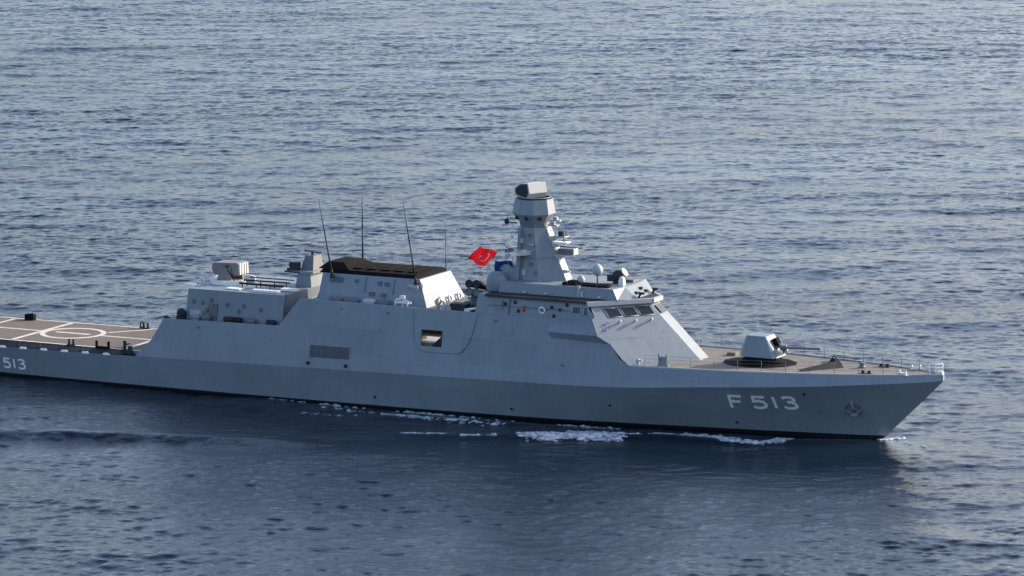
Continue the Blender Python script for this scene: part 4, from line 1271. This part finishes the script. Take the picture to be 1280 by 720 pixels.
# gear on the narrow side deck
b = MB(); b.sphere((28.1, -5.3, 6.88), .44, 14); b.box((28.1, -5.3, 6.5), (.7, .7, .3)); b.tube((28.1, -5.8, 6.88), (28.1, -4.9, 6.88), .2, 10); b.build('winch', M['dark'], ship)
for k, (x, m__) in enumerate(((29.7, 'sup'), (30.7, 'mid'), (33.0, 'dark'), (33.9, 'brown'), (35.3, 'mid'), (37.3, 'dark'))):
    b = MB(); b.lathe((x - .45, -5.5, 6.68), [(.05, 0), (.22, .03), (.25, .15), (.25, .75), (.22, .87), (.05, .9)], 12, axis=(1, 0, 0)); b.box((x, -5.5, 6.45), (.8, .4, .14)); loose('stowage_drum', b, M[m__], (x, -5.5, 6.38),
        ['pale grey drum on the side deck below the missile launcher', 'mid grey drum close to the door of the aft deckhouse', 'dark drum in the middle of the aft side deck', 'brown drum on the aft side deck beside a dark one', 'grey drum on the aft side deck forward of the brown one', 'dark drum nearest the ladder on the aft side deck'][k], 'drum', 'drums along the aft deckhouse')
b = MB(); b.path([(25.8, -5.9, 6.3), (26.9, -5.9, 6.62), (27.2, -5.9, 6.5)], .05, 6); b.box((26.9, -5.9, 6.5), (.6, .15, .14)); b.build('net_winch', M['dark'], ship)
# launcher tub of lit white coaming, pedestal and box
b = MB()
for a in range(0, 20):
    t0, t1 = R(20 + a * 16), R(20 + (a + 1) * 16)
    q = lambda t, r, z: (30.4 + r * math.cos(t), r * math.sin(t) * 1.1, z)
    b.loft([[q(t0, 2.0, 9.05), q(t0, 1.88, 9.05), q(t0, 1.88, 9.5), q(t0, 2.0, 9.5)], [q(t1, 2.0, 9.05), q(t1, 1.88, 9.05), q(t1, 1.88, 9.5), q(t1, 2.0, 9.5)]])
b.build('launcher_coaming', M['white'], ah)
b = MB(); b.plan([(28.7, -.9), (29.8, -.9), (29.8, .9), (28.7, .9)], [(29.1, -.7), (29.7, -.7), (29.7, .7), (29.1, .7)], 9.09, 9.62); b.torus((28.3, -2.0, 9.3), .3, .07, (0, 1, 0), 16, 6); b.box((27.9, -3.2, 9.15), (.9, .8, .14)); b.build('launcher_step', M['white'], ah)
lx, lz = 30.15, 10.12
b = MB()
for s in (-1, 1):
    b.loft([[(lx - .8, s * .92, 9.1), (lx + .75, s * .92, 9.1), (lx + .55, s * .92, 10.5), (lx - .5, s * .92, 10.5)], [(lx - .8, s * 1.12, 9.1), (lx + .75, s * 1.12, 9.1), (lx + .55, s * 1.12, 10.5), (lx - .5, s * 1.12, 10.5)]])
b.lathe((lx - .1, 0, 9.09), [(1.3, 0), (1.3, .14), (1.0, .2)], 24)
lau = b.build('missile_launcher', M['launcher'], ship, 'box missile launcher lit on its front edge above the aft deckhouse')
b = MB()
prof = [(-1.45, .05), (-1.3, -.35), (-.7, -.58), (1.1, -.58), (1.35, -.45), (1.35, .5), (1.15, .6), (-1.2, .6), (-1.4, .45)]
tl = R(2)
pr = lambda u, w, y: (lx + u * math.cos(tl) - w * math.sin(tl), y, lz + .22 + u * math.sin(tl) + w * math.cos(tl))
b.loft([[pr(u, w, -.9) for u, w in prof], [pr(u, w, .9) for u, w in prof]])
b.build('launcher_box', M['launcher'], lau, bevel=.06)
lid = None
for i in range(4):
    for j in range(5):
        u = pr(1.36, -.40 + j * .21, -.66 + i * .44)
        if lid is None:
            b = MB(); b.tube((0, 0, 0), (.03, 0, 0), .10, 10); lid = b.build('launch_tube_lid', M['white'], lau); lid.location = u
        else: dup(lid, lau, u)
b = MB(); b.path([pr(.15, .4, -1.0), pr(.3, 0, -1.05), pr(.75, -.6, -1.12), pr(1.0, -1.1, -1.05)], .09, 8); b.build('cable_guard', M['dark'], lau)
# pipes and lit planks forward of the launcher
b = MB(); b.path([(32.3, -2.2, 9.42), (36.8, -2.2, 9.42)], .10, 8); b.path([(32.3, -1.4, 9.6), (37.0, -1.4, 9.62)], .07, 8); b.path([(32.4, -.5, 9.75), (36.8, -.3, 9.7)], .05, 8)
for x in (32.6, 34.0, 35.4, 36.6): b.tube((x, -1.4, 9.08), (x, -1.4, 9.62), .05, 6); b.tube((x, -2.2, 9.08), (x, -2.2, 9.42), .05, 6)
b.build('stowed_pipe', M['brown'], ah)
b = MB(); b.box((36.0, -4.0, 9.2), (2.6, .5, .2)); b.box((37.6, -2.6, 9.25), (1.5, .6, .2)); b.box((32.6, -3.6, 9.15), (1.4, .8, .1)); b.build('stowage_rack', M['white'], ah)
rail(ah, [(28.7, 4.7, 9.08), (34.0, 4.7, 9.08), (38.2, 4.7, 9.08)], .9, wires=(.5, 1.0), posts=1.7)

# ------------------------------------------------------------------ flags: things of their own, hung from the mast halyards
def flag(name, hoist, fly, drop, mat, label, wave):
    """hoist: ship-frame point of the upper hoist corner; fly and drop: vectors along the top edge and the hoist edge"""
    fly, drop = Vector(fly), Vector(drop)
    nrm = fly.cross(drop).normalized()
    def P(u, v, off=0.0):
        d = wave * u ** .6 * math.sin(u * 9.5 + v * 3.0 + .4) + .35 * wave * math.sin(v * 4 + u * 3)
        p = fly * u + drop * v + nrm * (d + off)
        p.z += .07 * math.sin(u * 6 + v * 3) - .12 * u * (1 - u)
        p.x += .08 * math.sin(v * 5 + u * 2)
        return p
    m_ = MB(); nu, nv = 28, 16
    ids = [[m_.pts([P(i / nu, j / nv)])[0] for j in range(nv + 1)] for i in range(nu + 1)]
    for i in range(nu):
        for j in range(nv): m_.face((ids[i][j], ids[i + 1][j], ids[i + 1][j + 1], ids[i][j + 1]), 0, True)
    wx_, wy_ = to_world(hoist[0], hoist[1])
    o = m_.build(name, mat, None, fix=False)
    o.location = (wx_, wy_, hoist[2]); o.rotation_euler = (0, 0, YAW)
    o['label'] = label; o['category'] = 'flag'
    return o, P

rf, RP = flag('flag', (56.7, .3, 13.42), (-1.98, .35, .45), (-1.22, .1, -1.34), M['flag_red'], 'red flag with white crescent and star streaming beside the mast', .22)
def emblem(name, polys, P, parent, aspect):
    for s in (-1, 1):
        m_ = MB()
        for pl in polys:
            m_.poly([P(u, v, s * .014) for u, v in pl])
        m_.build(name, M['flag_white'], parent, fix=False)
asp = 2.7 / 1.55
def cres():
    out = []
    n = 40; c0x, r0 = .36, .25; c1x, r1 = .40, .20
    # outer and inner arcs joined between the horn angles, in units of flag height
    cx0, cx1 = .62, .685
    a0 = 42
    O = [(cx0 + r0 * math.cos(R(a0 + (360 - 2 * a0) * k / n)), .5 + r0 * math.sin(R(a0 + (360 - 2 * a0) * k / n))) for k in range(n + 1)]
    hx, hy = O[0]; b0 = math.degrees(math.atan2(hy - .5, hx - cx1)); r1 = math.hypot(hx - cx1, hy - .5)
    I = [(cx1 + r1 * math.cos(R(b0 + (360 - 2 * b0) * k / n)), .5 + r1 * math.sin(R(b0 + (360 - 2 * b0) * k / n))) for k in range(n + 1)]
    for k in range(n): out.append([(x / asp, y) for x, y in (O[k], O[k + 1], I[k + 1], I[k])])
    return out
def star(cx, cy, r, n=5, rot=180, inner=.38):
    pts = [(cx + (r if k % 2 == 0 else r * inner) * math.cos(R(rot + k * 180 / n)), cy + (r if k % 2 == 0 else r * inner) * math.sin(R(rot + k * 180 / n))) for k in range(2 * n)]
    return [[(cx, cy), pts[k], pts[(k + 1) % (2 * n)]] for k in range(2 * n)]
emblem('crescent', cres(), RP, rf, asp)
emblem('star', [[(x / asp, y) for x, y in t] for t in star(.97, .5, .125)], RP, rf, asp)
q = MB(); q.path([Vector((1.15, .2, .75)), RP(0, 0), RP(0, .5), RP(0, 1), RP(0, 1) + Vector((-.6, 0, -3.2))], .018, 5); q.build('flag_line', M['rope'], rf)

bf, BP = flag('flag', (58.98, -1.5, 13.0), (-1.85, .2, .0), (.14, -.1, -1.2), M['flag_blue'], 'blue flag with pale four pointed star hanging against the mast', .07)
asp2 = 1.75 / 1.12
pts4 = star(.78, .5, .30, 4, 0, .22)
emblem('star', [[(x / asp2, y) for x, y in t] for t in pts4], BP, bf, asp2)
ringq = ring(.78, .5, .20, .225, 32)
emblem('ring', [[(x / asp2, y) for x, y in t] for t in ringq], BP, bf, asp2)
q = MB(); q.tube((0, 0, .65), (0, 0, -1.7), .03, 5); q.build('flag_line', M['rope'], bf)

# ------------------------------------------------------------------ boat inside the bay
wx_, wy_ = to_world(50.2, 1.5)
boat = empty('inflatable_boat', (wx_, wy_, 4.96), YAW)
boat['label'] = 'small grey boat stowed inside the square opening in the warship side'
boat['category'] = 'boat'
b = MB()
pth = [(-2.6, -.85, .95), (1.2, -.85, .95), (2.2, -.55, 1.05), (2.75, 0, 1.15), (2.2, .55, 1.05), (1.2, .85, .95), (-2.6, .85, .95)]
b.path(pth, .26, 12)
for p in pth: b.sphere(p, .26, 10)
b.build('tube', M['launcher'], boat)
b = MB()
b.loft([[(x, -.75 * w, .95), (x, 0, .35 + dz), (x, .75 * w, .95)] for x, w, dz in ((-2.5, 1, 0), (1.0, 1, 0), (2.0, .7, .15), (2.6, .1, .5))]); b.build('hull', M['mid'], boat)
b = MB(); b.box((-.3, 0, 1.35), (.7, .6, .8), top=.8); b.box((-1.2, 0, 1.15), (.8, .5, .4)); b.build('console', M['white'], boat)
b = MB(); b.box((-2.65, 0, 1.35), (.4, .4, .7)); b.box((-2.75, 0, .7), (.2, .15, .9)); b.build('outboard_motor', M['dark'], boat)
b = MB(); b.box((1.2, 0, .2), (.2, 1.6, .4)); b.box((-1.6, 0, .2), (.2, 1.6, .4)); b.build('cradle', M['dark'], boat)
